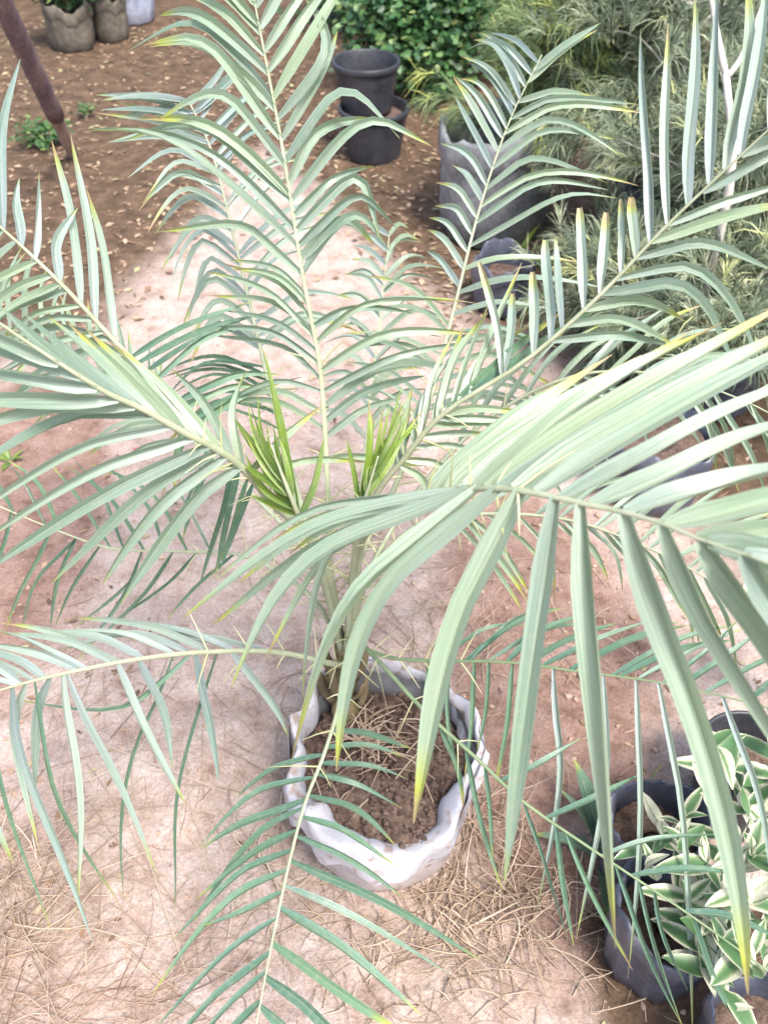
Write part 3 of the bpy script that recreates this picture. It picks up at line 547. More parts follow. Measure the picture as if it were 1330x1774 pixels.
# -- fronds behind on the right, crossing one another
frond([(640, 990, 1.5), (740, 830, 1.52), (860, 715, 1.54), (1000, 650, 1.52), (1150, 650, 1.48), (1300, 700, 1.42), (1420, 770, 1.38)], [
  dict(n=17, w=.0145, keys=[(780,790,800,700,.02,850,620,.05), (860,715,910,620,.02,980,560,.05), (1000,650,1080,575,.02,1170,560,.05), (1150,650,1240,600,.02,1330,610,.05), (1300,700,1380,670,.02,1460,690,.05)]),
  dict(n=18, w=.0145, keys=[(780,790,860,820,0,920,900,.05), (860,715,950,740,0,1030,840,.05), (1000,650,1080,690,0,1130,790,.05), (1150,650,1220,740,0,1250,850,.05), (1300,700,1340,790,0,1350,900,.05)])], mat='leaf', rad=.006)
frond([(630, 1010, 1.5), (730, 905, 1.5), (850, 890, 1.48), (980, 900, 1.44), (1100, 940, 1.38), (1220, 1000, 1.32), (1330, 1080, 1.28)], [
  dict(n=16, w=.0135, keys=[(760,898,820,960,.02,890,1080,.06), (850,890,920,940,.02,965,1020,.06), (980,900,1040,950,.02,1062,1010,.06), (1100,940,1150,1010,.02,1170,1090,.06), (1220,1000,1260,1070,.02,1280,1150,.06)], tone=.8),
  dict(n=16, w=.0135, keys=[(760,898,830,830,0,900,800,.05), (850,890,930,820,0,1010,790,.05), (980,900,1080,830,0,1180,790,.05), (1100,940,1200,860,0,1280,810,.05), (1220,1000,1300,930,0,1390,890,.05)], tone=.5)], mat='leaf', rad=.0058)

# -- unopened young leaves at the heart, fresh green
frond([(560, 1000, 1.44), (520, 900, 1.26), (488, 820, 1.2), (470, 770, 1.18)], [
  dict(n=9, w=.010, face=.6, miss=0, keys=[(520,900,500,800,0,440,700,.02), (505,870,450,790,0,415,720,.02), (490,830,455,760,0,440,690,.02)], mat='leaf_young'),
  dict(w=.0150, face=1.2, keys=[(515,892,485,760,0,455,605,0), (520,898,545,830,0,568,752,0), (508,880,475,820,0,432,732,0), (505,876,480,800,0,466,738,0), (500,860,455,830,0,405,800,.02), (508,885,450,850,0,420,790,.02), (512,892,480,880,0,430,860,.02), (510,885,470,840,0,440,780,.0), (500,862,490,800,0,480,760,0)], mat='leaf_young')], rad=.006, nspine=3)
frond([(610, 1000, 1.42), (622, 900, 1.26), (640, 840, 1.2), (655, 790, 1.18)], [
  dict(n=9, w=.009, face=.6, miss=0, keys=[(622,900,640,800,0,655,700,.02), (630,860,665,780,0,705,690,.02), (645,820,680,770,0,725,700,.02)], mat='leaf_young'),
  dict(w=.012, face=1.2, keys=[(622,880,634,790,0,632,690,0), (624,885,650,800,0,672,700,0), (628,880,665,790,0,700,690,0), (626,875,650,790,0,690,730,0), (630,862,660,800,0,660,760,0), (624,882,640,810,0,645,760,0), (632,858,680,790,0,712,700,.01), (622,890,610,820,0,600,760,.02)], mat='leaf_young'),
  dict(w=.006, face=1.2, keys=[(640,842,650,800,0,668,830,0), (636,850,640,805,0,655,825,0), (634,855,632,815,0,645,830,0)], mat='leaf_young')], rad=.006, nspine=3)

LEAVES.sort(key=lambda r: -r[6])
jv = {}
for k, (fo, V, F, L, mt, b, size) in enumerate(LEAVES):
    if k < 300:
        me = mesh([v-b for v in V], F, L, True, M[mt], 'leaflet'); link('leaflet', me, None, fo, b-PB)
    else:
        a = jv.setdefault(mt, ([], [], [])); o = len(a[0]); a[0].extend(v-PB for v in V); a[1].extend(tuple(i+o for i in f) for f in F); a[2].extend(L)
V, F, L, MI = [], [], [], []
for mi, (mt, a) in enumerate(jv.items()):
    o = len(V); V += a[0]; F += [tuple(i+o for i in f) for f in a[1]]; L += a[2]; MI += [mi]*len(a[1])
me = mesh(V, F, L, True, None, 'small_leaflets')
for mt in jv: me.materials.append(M[mt])
me.polygons.foreach_set('material_index', np.array(MI, np.int32))
o = link('small_leaflets', me, None, palm); o['kind'] = 'stuff'
print('leaflets', len(LEAVES))
# spines on the stalks
V, F, L = [], [], []
for a, b in SPINES:
    v, f = tube([a-PB, (a+b)/2-PB+Vector((0, 0, .003)), b-PB], [.0016, .0012, .0004], 4, cap=False); o = len(V); V += v; F += [tuple(i+o for i in q) for q in f]; L += [(0, rng.uniform(), .5)]*len(v)
o = link('spines', mesh(V, F, L, True, M['spine']), None, palm); o['kind'] = 'stuff'
# stem with old stalk bases
top = P(*B0)-PB; tv = []
path = catmull([Vector((0, 0, -.03)), Vector((.002, 0, .02)), top*.55, top, top*1.0+Vector((0, -.01, .06))], 20)
tv.append(tube(path, [.024+.004*math.sin(k*1.3)-.0005*k for k in range(21)], 14))
link('trunk', mesh(*join_parts(tv), mat=M['trunk']), None, palm)
for k in range(11):
    a = k*2.4; u = .12+.07*k; b = top*u; dv = Vector((math.cos(a), math.sin(a), 0)); ln = rng.uniform(.05, .11)
    v, f = tube(catmull([b+dv*.016, b+dv*.034+Vector((0, 0, ln*.4)), b+dv*.042+Vector((0, 0, ln))], 6), [.013, .012, .011, .010, .009, .008, .005], 7, ell=.45)
    link('stalk_base', mesh(v, f, mat=M['stalk']), None, palm)

V, F, L = [], [], []
for k in range(110):                      # dry roots and fallen leaflet ends round the stem foot
    a = rng.uniform(0, 6.283); r = abs(rng.normal())*.06; b = Vector((-.03+r*math.cos(a), .04+r*math.sin(a), .195+rng.uniform(0, .02))); d = Vector((rng.normal(), rng.normal(), abs(rng.normal())*.35)).normalized()*rng.uniform(.04, .10)
    if Vector((b.x+d.x, b.y+d.y)).length > .142: continue
    v, f = tube([b, b+d*.5+Vector((0, 0, .008)), b+d], [.0013, .0011, .0005], 4, cap=False); o = len(V); V += v; F += [tuple(i+o for i in q) for q in f]; L += [(0, rng.uniform(), .5)]*len(v)
o = link('dry_roots', mesh(V, F, L, True, M['straw']), None, bag); o['kind'] = 'stuff'

# ------------------------------------------------------------------ pots and bags of the neighbours
def lathe(prof, na=32, wob=0.0, seed=0, tilt=None):
    V, F = [], []
    for j, (r, z) in enumerate(prof):
        for i in range(na):
            a = 2*math.pi*i/na; q = r*(1+(wob*(.5*noise.noise(Vector((math.cos(a)*1.6, math.sin(a)*1.6, z*6+seed)))+.55*rid(a, z*.5, 1.9, seed*.7)+.25*rid(a, z, 4.5, seed*.3+1)) if wob else 0))
            V.append((q*math.cos(a), q*math.sin(a), z+(wob*(.30*noise.noise(Vector((math.cos(a)*1.3, math.sin(a)*1.3, seed)))+.12*rid(a, 0, 3.2, seed)) if z > .1 else 0)))
    for j in range(len(prof)-1):
        for i in range(na): F.append((j*na+i, j*na+(i+1) % na, (j+1)*na+(i+1) % na, (j+1)*na+i))
    return V, F
def soil_disc(r, z, parent, na=24):
    V, F = [(0, 0, z+.01)], []
    for j in range(1, 6):
        for i in range(na):
            a = 2*math.pi*i/na; q = r*j/5; V.append((q*math.cos(a), q*math.sin(a), z+.012*noise.noise(Vector((q*math.cos(a)*25, q*math.sin(a)*25, z)))))
    for i in range(na): F.append((0, 1+i, 1+(i+1) % na))
    for j in range(4):
        for i in range(na): F.append((1+j*na+i, 1+j*na+(i+1) % na, 1+(j+1)*na+(i+1) % na, 1+(j+1)*na+i))
    return link('soil', mesh(V, F, mat=M['soil']), None, parent)
def pot(loc, r, h, label, mat='pot', soil_z=.75):
    t = thing('plant_pot', label, 'pot', loc)
    b = r*.76
    V, F = lathe([(0, .004), (b, 0), (b*1.01, .006), (r*.95, h*.86), (r*.95, h*.88)], 36)
    link('pot_wall', mesh(V, F, mat=M[mat]), None, t)
    V, F = lathe([(r*.952, h*.865), (r*1.0, h*.87), (r*1.02, h*.9), (r*1.02, h*.985), (r*1.0, h), (r*.95, h), (r*.93, h*.98), (r*.90, h*.6), (r*.86, h*.5)], 36)
    link('rim', mesh(V, F, mat=M[mat]), None, t)
    soil_disc(r*.90, h*soil_z, t); return t
def bagpot(loc, r, h, label, mat='bagblack', seed=0, soil_z=.62):
    t = thing('nursery_bag', label, 'nursery bag', loc)
    V, F = lathe([(0, .003), (r*.80, 0), (r*.9, .012), (r*.97, h*.3), (r, h*.6), (r*.98, h*.85), (r*1.02, h)], 72, .17, seed)
    link('bag_wall', mesh(V, F, mat=M[mat]), None, t)
    V, F = lathe([(r*1.03, h*.72), (r*1.07, h*.8), (r*1.05, h*.97), (r*1.01, h*1.01), (r*.96, h*.99), (r*.90, h*.7), (r*.86, h*.5)], 72, .17, seed)
    link('cuff', mesh(V, F, mat=M[mat]), None, t)
    soil_disc(r*.92, h*soil_z, t); return t
# two black pots, one standing in the other
g = G(648, 268); lo = pot((g.x, g.y, 0), .142, .20, 'black plastic pot on the ground with another pot standing in it', soil_z=.80)
hi = pot((g.x-.03, g.y+.06, .168), .134, .19, 'black plastic pot part filled with soil, standing in another pot', soil_z=.55)
g_grey = G(850, 395); bagpot((g_grey.x, g_grey.y, 0), .20, .38, 'big dusty grey nursery bag holding a thread-leaved bush', 'baggrey', 3)
g_sb = G(868, 530); bagpot((g_sb.x, g_sb.y, 0), .095, .17, 'small black nursery bag in front of the big grey bag', 'bagblack', 5)
g_mr = G(1120, 850); bagpot((g_mr.x, g_mr.y, 0), .125, .19, 'low black nursery bag on brown earth under the palm fronds', 'bagblack', 8, .85)
g_p1 = G(1140, 1420, .19); bagpot((g_p1.x, g_p1.y, 0), .078, .20, 'black nursery bag with raised torn lip beside the variegated shrub', 'bagblack', 11)
g_p2 = G(1165, 1575, .17); bagpot((g_p2.x, g_p2.y, 0), .088, .18, 'black nursery bag holding the tall variegated shrub', 'bagblack', 14)
g_p4 = G(1330, 1800, .15); bagpot((g_p4.x, g_p4.y, 0), .085, .17, 'black nursery bag overhung by cream-edged leaves', 'bagblack', 37)
g_p3 = G(1300, 1310, .18); pot((g_p3.x, g_p3.y, 0), .09, .19, 'round black pot with a pale variegated shrub', soil_z=.7)
g_l1 = G(130, 82); bagpot((g_l1.x, g_l1.y, 0), .115, .21, 'brown dusty nursery bag under fern foliage', 'bagdusty', 17)
g_l2 = G(192, 72); bagpot((g_l2.x, g_l2.y+.05, 0), .095, .20, 'greyish dusty nursery bag next to the pale blue bag', 'bagdusty', 19)
g_l3 = G(234, 36); bagpot((g_l3.x, g_l3.y, 0), .115, .24, 'pale blue and white nursery bag on brown earth', 'bagblue', 23)
g_c1 = G(1120, 420); bagpot((g_c1.x, g_c1.y, 0), .14, .24, 'black nursery bag sunk among grey thread foliage', 'bagblack', 29)
g_c2 = G(1300, 560); bagpot((g_c2.x, g_c2.y, 0), .13, .22, 'black nursery bag under the feathery grey bush', 'bagblack', 31)

# leaning pipe
a, b = G(136, 285, -.06), P(-40, -90, 2.75)
t_ = thing('leaning_pipe', 'rusty purplish pipe leaning over brown earth', 'pipe', (a.x, a.y, 0))
A0 = Vector((a.x, a.y, 0))
V, F = tube([a.lerp(b, k/10*.36)-A0 for k in range(11)], [.026+.001*math.sin(k*1.7) for k in range(11)], 14); link('post', mesh(V, F, mat=M['post']), None, t_)
V, F = tube([a.lerp(b, .30+.7*k/12)-A0 for k in range(13)], [.034+.0008*math.sin(k*2.1) for k in range(13)], 16); link('sleeve', mesh(V, F, mat=M['pole']), None, t_)

# ------------------------------------------------------------------ feathery bushes, shrubs
def branchy(t, base_z, H, spread, nb, mat, seed, r0=.014, lean=(0, 0)):
    rs = random.Random(seed); ends = []
    parts = []; tr = [Vector((0, 0, base_z)), Vector((lean[0]*.35+rs.uniform(-.03, .03), lean[1]*.35, base_z+H*.35)), Vector((lean[0], lean[1], base_z+H*.85))]
    tp = catmull(tr, 10); v = tube(tp, [r0*(1-.07*k) for k in range(11)], 7); link('trunk', mesh(*v, mat=M[mat]), None, t)
    for k in range(nb):
        u = rs.uniform(.12, .95); i = min(9, int(u*10)); b = tp[i]; a = rs.uniform(0, 6.283); L = spread*rs.uniform(.5, 1)*(1.15-.55*u)
        d = Vector((math.cos(a), math.sin(a), 0)); e = b+d*L+Vector((0, 0, L*rs.uniform(.1, .7))); m = b+d*L*.5+Vector((0, 0, L*rs.uniform(.2, .55)))
        p = catmull([b, m, e], 6); parts.append(tube(p, [r0*.42*(1-.13*q) for q in range(7)], 5)); ends.append(p)
    br = link('branches', mesh(*join_parts(parts), mat=M[mat]), None, t); br['kind'] = 'stuff'
    return ends+[tp]
def thread_bush(loc, base_z, H, spread, label, seed, mat='conifer_grey', nclump=420, per=26, bright=.15, bark='bark_pale', nb=26, lean=(0, 0), length=(.05, .11)):
    t = thing('thread_leaved_bush', label, 'bush', (loc[0], loc[1], base_z)); ends = branchy(t, 0, H, spread, nb, bark, seed, lean=lean)
    g = np.random.default_rng(seed); P0, P1, P2, W, T = [], [], [], [], []
    for k in range(nclump):
        p = ends[g.integers(len(ends))]; q = p[g.integers(2, len(p))]; c = np.array(q)+g.normal(size=3)*.03
        ax = np.array(q)-np.array((lean[0]*.5, lean[1]*.5, H*.3)); ax = ax/(np.linalg.norm(ax)+1e-6)+g.normal(size=3)*.45; ax[2] += .15; ax /= np.linalg.norm(ax)
        br = g.uniform() < bright; tb = g.uniform(.0, .85)
        n = per; st = c+ax*g.uniform(0, .05, (n, 1)); dv = ax+g.normal(size=(n, 3))*.42; dv /= np.linalg.norm(dv, axis=1)[:, None]
        ln = g.uniform(*length, (n, 1)); m = st+dv*ln*.55; e = st+dv*ln+np.array((0, 0, -1))*ln*g.uniform(.1, .45, (n, 1))
        P0.append(st); P1.append(m); P2.append(e); W.append(g.uniform(.0016, .0034, n)); T.append(np.clip(tb+g.normal(size=n)*.12+(.4 if br else 0), 0, 1))
    v, f, lf = ribbons(np.concatenate(P0), np.concatenate(P1), np.concatenate(P2), np.concatenate(W), np.concatenate(T))
    o = link('crown', mesh(v, f, lf, False, M[mat]), None, t); o['kind'] = 'stuff'; return t
thread_bush((g_grey.x+.06, g_grey.y+.02), .30, .62, .27, 'feathery bush with yellow-green drooping tips in the big grey bag', 41, 'conifer', 650, 26, .3, 'bark', nb=34, lean=(.30, .0))
thread_bush((g_c1.x, g_c1.y), .18, .80, .55, 'dense grey-green thread-leaved bush behind the long frond', 42, nclump=1100, bright=.12, nb=40)
thread_bush((g_c2.x, g_c2.y), .17, .55, .55, 'sprawling grey feathery bush with pale bare twigs', 43, nclump=1200, bright=.1, nb=44)
q = G(1330, 200); thread_bush((q.x, q.y), 0, 1.05, .60, 'tall feathery bush with forked whitish branches', 44, nclump=1100, bright=.22, nb=44)
q = G(1060, 120); thread_bush((q.x, q.y), 0, .85, .48, 'yellow-green feathery bush rising behind the grey bag', 45, 'conifer', 1000, 26, .35, 'bark', nb=40)
q = G(1230, -40); thread_bush((q.x, q.y), 0, .95, .60, 'dark feathery bush at the back of the nursery', 46, 'conifer', 420, 24, .2, 'bark')
g_c3 = G(1230, 700); bagpot((g_c3.x, g_c3.y, 0), .10, .15, 'small black nursery bag with a low wispy bush', 'bagblack', 33)
thread_bush((g_c3.x, g_c3.y), .11, .34, .40, 'low wispy grey bush in the small bag below the long frond', 47, nclump=700, bright=.1, nb=34)
q = G(1060, 600); thread_bush((q.x, q.y), 0, .36, .30, 'thin low feathery bush growing from dark earth', 48, nclump=420, bright=.15, nb=26)
# forked pale bare branch standing in the tall bush
def fork():
    a = P(1262, 330, 2.35); t = thing('bare_branch', 'bare whitish forked branch rising from the tall feathery bush', 'branch', (a.x, a.y, 0)); A = Vector((a.x, a.y, 0))
    parts = [tube(catmull([Vector((.02, .05, -.02)), P(1262, 330, 2.3)-A, P(1256, 125, 2.25)-A], 8), [.013-.0005*k for k in range(9)], 7),
             tube(catmull([P(1256, 128, 2.25)-A, P(1240, 50, 2.25)-A, P(1222, -60, 2.25)-A], 6), [.009-.0006*k for k in range(7)], 7),
             tube(catmull([P(1258, 135, 2.25)-A, P(1290, 85, 2.22)-A, P(1345, -60, 2.2)-A], 8), [.008-.0005*k for k in range(9)], 7)]
    for v in parts: link('limb', mesh(*v, mat=M['bark_pale']), None, t)
fork()
def leafy_shrub(loc, base_z, H, spread, label, seed, nleaf, mat='shrub', size=(.013, .024), nb=30, name='leafy_shrub', narrow=.62, lean=(0, 0)):
    t = thing(name, label, 'shrub', (loc[0], loc[1], base_z)); ends = branchy(t, 0, H, spread, nb, 'bark', seed, lean=lean)
    g = np.random.default_rng(seed); V, F, L = [], [], []
    for k in range(nleaf):
        p = ends[g.integers(len(ends))]; c = np.array(p[g.integers(1, len(p))])+g.normal(size=3)*spread*.16
        if c[2] < .02: continue
        ax = g.normal(size=3); ax[2] = ax[2]*.5+.1; ax /= np.linalg.norm(ax); n_ = g.normal(size=3)*.7+np.array((0, -.3, 1)); s = np.cross(ax, n_); s /= np.linalg.norm(s); n_ = np.cross(s, ax); ln = g.uniform(*size)*2; wd = ln*narrow*.5
        o = len(V); V += [c, c+ax*ln*.3-s*wd+n_*wd*.25, c+ax*ln*.3+s*wd+n_*wd*.25, c+ax*ln*.7-s*wd*.85+n_*wd*.2, c+ax*ln*.7+s*wd*.85+n_*wd*.2, c+ax*ln, c+ax*ln*.5]
        F += [(o, o+6, o+1), (o, o+2, o+6), (o+1, o+6, o+3), (o+6, o+2, o+4), (o+3, o+6, o+5), (o+6, o+4, o+5)]; tn = g.uniform()**1.3; L += [(.5, tn, .5)]*7
    o = link('crown', mesh(V, F, L, True, M[mat]), None, t); o['kind'] = 'stuff'; return t
q = G(745, 150); leafy_shrub((q.x, q.y), 0, .62, .42, 'dense dark green small-leaved shrub behind the stacked pots', 51, 11000, nb=50)
q = G(650, 40); leafy_shrub((q.x, q.y), 0, .55, .42, 'round-leaved green shrub in the back row above the black pot', 52, 8000, nb=46)
q = G(860, 30); leafy_shrub((q.x, q.y), 0, .7, .45, 'dark green shrub with a thick brown stem in the back row', 53, 9000, nb=46)
leafy_shrub((g_l1.x, g_l1.y), .17, .26, .24, 'ferny green plant growing in the brown dusty bag', 54, 1800, 'fern', (.012, .028), 24, 'fern_plant', .3)
leafy_shrub((g_l2.x, g_l2.y+.05), .16, .2, .18, 'small ferny plant growing in the greyish bag', 55, 900, 'fern', (.012, .026), 16, 'fern_plant', .3)
q = G(40, -30); leafy_shrub((q.x, q.y), 0, .5, .4, 'dark bushy shrub behind the leaning pipe', 56, 3000)
q = G(330, -45); leafy_shrub((q.x, q.y), 0, .4, .35, 'low green shrub behind the pale blue bag', 57, 2000)

# variegated plants: every leaf a part
def var_leaf_mesh(k):
    V, F, L = [], [], []; n = 6
    for i in range(n+1):
        u = i/n; w_ = (.19+.02*(k % 4))*math.sin(math.pi*min(1, u*.97+.02))**.75*(1-.35*u); z = (.10+.05*(k % 3))*math.sin(u*2.4+k*.8)-.12*u*u*(k % 2)
        V += [(-w_, u, z+.35*w_), (-w_*.5, u, z+.08*w_), (0, u, z), (w_*.5, u, z+.08*w_), (w_, u, z+.35*w_)]; L += [(u, .5, 0), (u, .5, .55), (u, .5, 1), (u, .5, .55), (u, .5, 0)]
    for i in range(n):
        for j in range(4): a = i*5+j; F.append((a, a+1, a+6, a+5))
    return mesh(V, F, L, True, M['varieg'], 'leaf')
VL = [var_leaf_mesh(k) for k in range(7)]
def variegated(loc, base_z, label, seed, stems, size=.06):
    rs = random.Random(seed); t = thing('variegated_shrub', label, 'shrub', (loc[0], loc[1], base_z)); O = Vector((loc[0], loc[1], base_z))
    for (tip, nl) in stems:
        e = tip-O; p = catmull([Vector((rs.uniform(-.02, .02), rs.uniform(-.02, .02), -.03)), e*.5+Vector((rs.uniform(-.02, .02), 0, e.length*.08)), e], 8)
        st = link('stem', mesh(*tube(p, [.0035-.0003*k for k in range(9)], 5), mat=M['rachis']), None, t)
        for k in range(nl):
            u = 1-(k/nl)**1.15*.75; i = min(7, int(u*8)); b = p[i].lerp(p[i+1], u*8-i); a = k*2.4+rs.uniform(-.6, .6); el = .65-.6*(k/nl)+rs.uniform(-.45, .45)
            if k < 2: el = 1.0
            d = Vector((math.cos(a)*math.cos(el), math.sin(a)*math.cos(el), math.sin(el))); upv = Vector((0, 0, 1)); s = d.cross(upv).normalized(); n_ = s.cross(d)
            o = link('leaf', VL[rs.randrange(7)], None, st, b); sc = size*rs.uniform(.55, 1.35)*(.75 if k < 2 else 1)
            o.rotation_euler = Matrix((s, d, n_)).transposed().to_euler(); o.scale = (sc, sc, sc)
    return t
variegated((g_p3.x, g_p3.y), .13, 'variegated shrub with creamy white leaf rosette in the round pot', 61, [(P(1212, 1375, 1.40), 9), (P(1300, 1420, 1.42), 9), (P(1225, 1300, 1.45), 6), (P(1345, 1340, 1.42), 8), (P(1270, 1480, 1.40), 7)], .075)
variegated((g_p2.x, g_p2.y), .15, 'bushy variegated shrub with green and cream leaves in black bag', 62, [(P(1290, 1560, 1.33), 11), (P(1190, 1560, 1.42), 8), (P(1250, 1640, 1.35), 10), (P(1320, 1680, 1.30), 11), (P(1230, 1490, 1.40), 9), (P(1310, 1480, 1.38), 10), (P(1270, 1750, 1.33), 9), (P(1340, 1600, 1.36), 10), (P(1220, 1690, 1.38), 8)], .068)
variegated((g_p1.x, g_p1.y), .12, 'young variegated shrub growing in the bag with torn lip', 64, [(P(1180, 1470, 1.43), 8), (P(1120, 1500, 1.45), 6), (P(1190, 1420, 1.45), 7)], .062)
q = G(1400, 1210); variegated((q.x, q.y), 0, 'pale variegated shrub with bright cream leaves behind the round pot', 63, [(P(1300, 960, 1.55), 12), (P(1335, 1010, 1.55), 12), (P(1290, 1040, 1.6), 10), (P(1350, 930, 1.55), 12), (P(1320, 1100, 1.6), 10)], .07)

# broad-leaved weed between the palm and the bags
def weed(loc, label, seed, n, size, mat, cat='weed', spread=.05, name='weed_plant'):
    rs = random.Random(seed); t = thing(name, label, cat, loc)
    for k in range(n):
        a = k*2.4+rs.uniform(-.3, .3); el = rs.uniform(.25, .9); d = Vector((math.cos(a)*math.cos(el), math.sin(a)*math.cos(el), math.sin(el))); b = d*spread*.3+Vector((0, 0, 0)); tip = d*(spread+size*rs.uniform(.8, 1.2))+Vector((0, 0, -.01))
        v, f, l_ = leaf_strip(b, b.lerp(tip, .5)+Vector((0, 0, size*.12)), tip, size*.38, Vector((0, 0, 1)), 0, 6, .2, tone=rs.uniform(.3, .9)); link('leaf', mesh(v, f, l_, True, M[mat]), None, t)
    return t
g = G(1050, 1480); weed((g.x, g.y, .0), 'broad dark green weed beside the black bag lip', 71, 7, .11, 'leaf_deep', spread=.08)
g = G(890, 425); weed((g.x, g.y-.1, .0), 'bright yellow-green seedling in front of the grey bag', 72, 6, .07, 'leaf_young', spread=.08)
g = G(20, 800); weed((g.x, g.y, 0), 'small green weed in reddish earth at the path edge', 73, 7, .035, 'leaf_young', spread=.02)
g = G(70, 255); leafy_shrub((g.x, g.y), 0, .05, .13, 'low ragged weed patch at the foot of the leaning pipe', 74, 420, 'fern', (.010, .020), 14, 'weed_plant', .35)
g = G(150, 205); leafy_shrub((g.x, g.y), 0, .04, .07, 'tiny sprout on brown earth beside the pipe', 75, 120, 'fern', (.008, .016), 8, 'weed_plant', .35)

# scraps
def scrap(px, py, size, label, mat, seed):
    g = G(px, py); rs = random.Random(seed); V, F = [], []; n = 5
    for j in range(n):
        for i in range(n):
            V.append(((i/(n-1)-.5)*size+rs.uniform(-.1, .1)*size, (j/(n-1)-.5)*size*.6+rs.uniform(-.06, .06)*size, .010+.16*size*abs(noise.noise(Vector((i*.8, j*.8, seed))))+.003))
    for j in range(n-1):
        for i in range(n-1): F.append((j*n+i, j*n+i+1, (j+1)*n+i+1, (j+1)*n+i))
    o = link('plastic_scrap', mesh(V, F, mat=M[mat]), None, None, (g.x, g.y, gh(g.x, g.y)-.008)); o.rotation_euler = (0, 0, rs.uniform(-.6, .6)); tag(o, label, 'scrap'); return o
scrap(205, 757, .05, 'crumpled blue plastic scrap on the sand', 'plasticblue', 3)
scrap(240, 782, .03, 'small dull red scrap on the sand beside the blue one', 'plasticred', 5)

# ------------------------------------------------------------------ straw, roots, litter, clods
def strands(n, pick, length, wid, tonef, zlift, bend=.5, dirf=None):
    P0, P1, P2, W, T = [], [], [], [], []
    for k in range(n):
        x, y = pick(); a = rng.uniform(0, 6.283) if dirf is None else dirf(x, y)
        ln = rng.uniform(*length); b = a+rng.normal()*bend; z = gh(x, y)+.002
        p1 = (x+math.cos(a)*ln*.5, y+math.sin(a)*ln*.5); p2 = (p1[0]+math.cos(b)*ln*.5, p1[1]+math.sin(b)*ln*.5)
        P0.append((x, y, z)); P1.append((*p1, gh(*p1)+.003+rng.uniform(0, zlift))); P2.append((*p2, gh(*p2)+.002+rng.uniform(0, zlift)*.6)); W.append(rng.uniform(*wid)); T.append(tonef())
    return P0, P1, P2, W, T
def tubes_from(st, sides=4):
    V, F, L = [], [], []
    for a, b, c, wd, t in zip(*st):
        a, b, c = Vector(a), Vector(b), Vector(c); p = [a, a.lerp(b, .55)+(b-a.lerp(c, .5))*.3, b, b.lerp(c, .5)+(b-a.lerp(c, .5))*.3, c]
        v, f = tube(p, [wd*.5, wd*.5, wd*.45, wd*.35, wd*.15], 3, cap=False); o = len(V); V += v; F += [tuple(i+o for i in q) for q in f]; L += [(0, t, .5)]*len(v)
    return V, F, L
def disc(px, py, r, r0=0.0, sx=1.0, sy=1.0):
    g = G(px, py)
    def f():
        a = rng.uniform(0, 6.283); q = r0+(r-r0)*rng.rayleigh(.55); return g.x+q*math.cos(a)*sx, g.y+q*math.sin(a)*sy
    return f
def rect(x0, x1, y0, y1): return lambda: (rng.uniform(x0, x1), rng.uniform(y0, y1))
tone = lambda: float(np.clip(rng.normal(.55, .25), 0, 1))
sets = []
V, F, L = tubes_from(strands(380, disc(665, 1455, .26, .12), (.04, .16), (.0012, .003), tone, .02)); sets.append((V, F, L))
V, F, L = tubes_from(strands(260, disc(850, 1590, .15, 0, 1.3, .8), (.04, .16), (.0012, .0042), tone, .03)); sets.append((V, F, L))
V, F, L = tubes_from(strands(120, disc(200, 1400, .36, 0, 1.0, .8), (.06, .30), (.001, .003), tone, .015, .35)); sets.append((V, F, L))
V, F, L = tubes_from(strands(200, disc(20, 1560, .15), (.06, .24), (.0012, .0036), tone, .05, .6)); sets.append((V, F, L))
V, F, L = tubes_from(strands(260, disc(560, 1250, .75, .1, 1.1, 1.0), (.03, .16), (.0008, .0022), tone, .012)); sets.append((V, F, L))
V, F, L = tubes_from(strands(900, rect(-1.1, 1.0, .4, 2.3), (.01, .05), (.0008, .003), tone, .003)); sets.append((V, F, L))
V, F, L = tubes_from(strands(160, disc(760, 1120, .28), (.05, .2), (.001, .0026), tone, .03, .4)); sets.append((V, F, L))
V, F, L = [], [], []
for v, f, l_ in sets: o = len(V); V += v; F += [tuple(i+o for i in q) for q in f]; L += l_
stuff('straw', V, F, M['straw'], L, 'dry straw and thin roots strewn over the sand', 'straw')
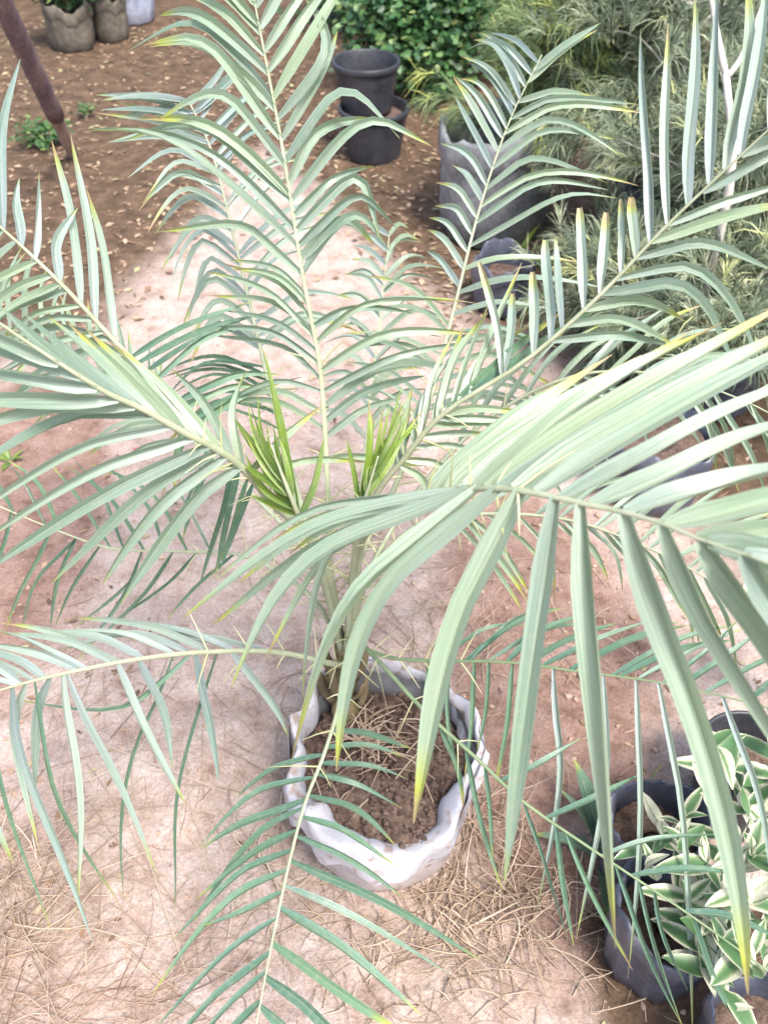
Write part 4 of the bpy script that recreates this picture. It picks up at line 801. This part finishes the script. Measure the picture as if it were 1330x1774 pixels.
V, F, L = tubes_from(strands(210, disc(90, 1745, .17, 0, 1.4, .7), (.07, .22), (.0008, .0022), tone, .03, .35, lambda x, y: rng.normal(.5, .5)+(math.pi if rng.uniform() < .5 else 0))); stuff('dry_fibre', V, F, M['straw_red'], L, 'reddish dry fibre matted on the ground', 'fibre')
# litter on the far brown earth
def litter(n, pick, size):
    V, F, L = [], [], []
    for k in range(n):
        x, y = pick()
        if y > 1.8 and x < .5 and zone(x, y)[1] < .35 and rng.uniform() < .93: continue
        z = gh(x, y)+.003; a = rng.uniform(0, 6.283); s = rng.uniform(*size); c, d = math.cos(a)*s, math.sin(a)*s; h = rng.uniform(0, .35)*s; o = len(V); wd = rng.uniform(.25, .6)
        V += [(x-c, y-d, z), (x-d*wd, y+c*wd, z+h), (x+c, y+d, z+h*.6), (x+d*wd, y-c*wd, z+.002)]; F += [(o, o+1, o+2), (o, o+2, o+3)]; L += [(0, rng.uniform(), .5)]*4
    return V, F, L
ls = [litter(3800, rect(-2.1, .4, 2.6, 5.8), (.006, .022)), litter(1800, rect(-.3, 2.4, 1.9, 4.5), (.006, .022)), litter(500, rect(.35, 1.3, .4, 1.9), (.004, .013)), litter(420, rect(-1.2, -.45, .7, 2.6), (.004, .014)), litter(120, rect(-.8, .6, .4, 2.4), (.002, .005))]
V, F, L = [], [], []
for v, f, l_ in ls: o = len(V); V += v; F += [tuple(i+o for i in q) for q in f]; L += l_
stuff('leaf_litter', V, F, M['litter'], L, 'fallen leaf litter on the brown earth', 'leaf litter', False)
pp, ss = [], []
for k in range(420):
    x, y = rng.uniform(-1.1, 1.1), rng.uniform(.35, 3.0); s = rng.exponential(.0022)+.0012; pp.append((x, y, gh(x, y)+s*.2)); ss.append(min(s, .014))
for k in range(120):
    x, y = rng.normal(.34, .16), rng.normal(1.35, .35); s = rng.uniform(.003, .009); pp.append((x, y, gh(x, y)+s*.2)); ss.append(s)
for k in range(4200):
    x, y = rng.uniform(-1.1, 1.0), rng.uniform(.35, 2.6); s = rng.exponential(.0011)+.0007; pp.append((x, y, gh(x, y)+s*.3)); ss.append(min(s, .006))
stuff('earth_clods', *lumps(pp, ss), M['clod'], None, 'small clods and pebbles on the sand', 'clods', False)
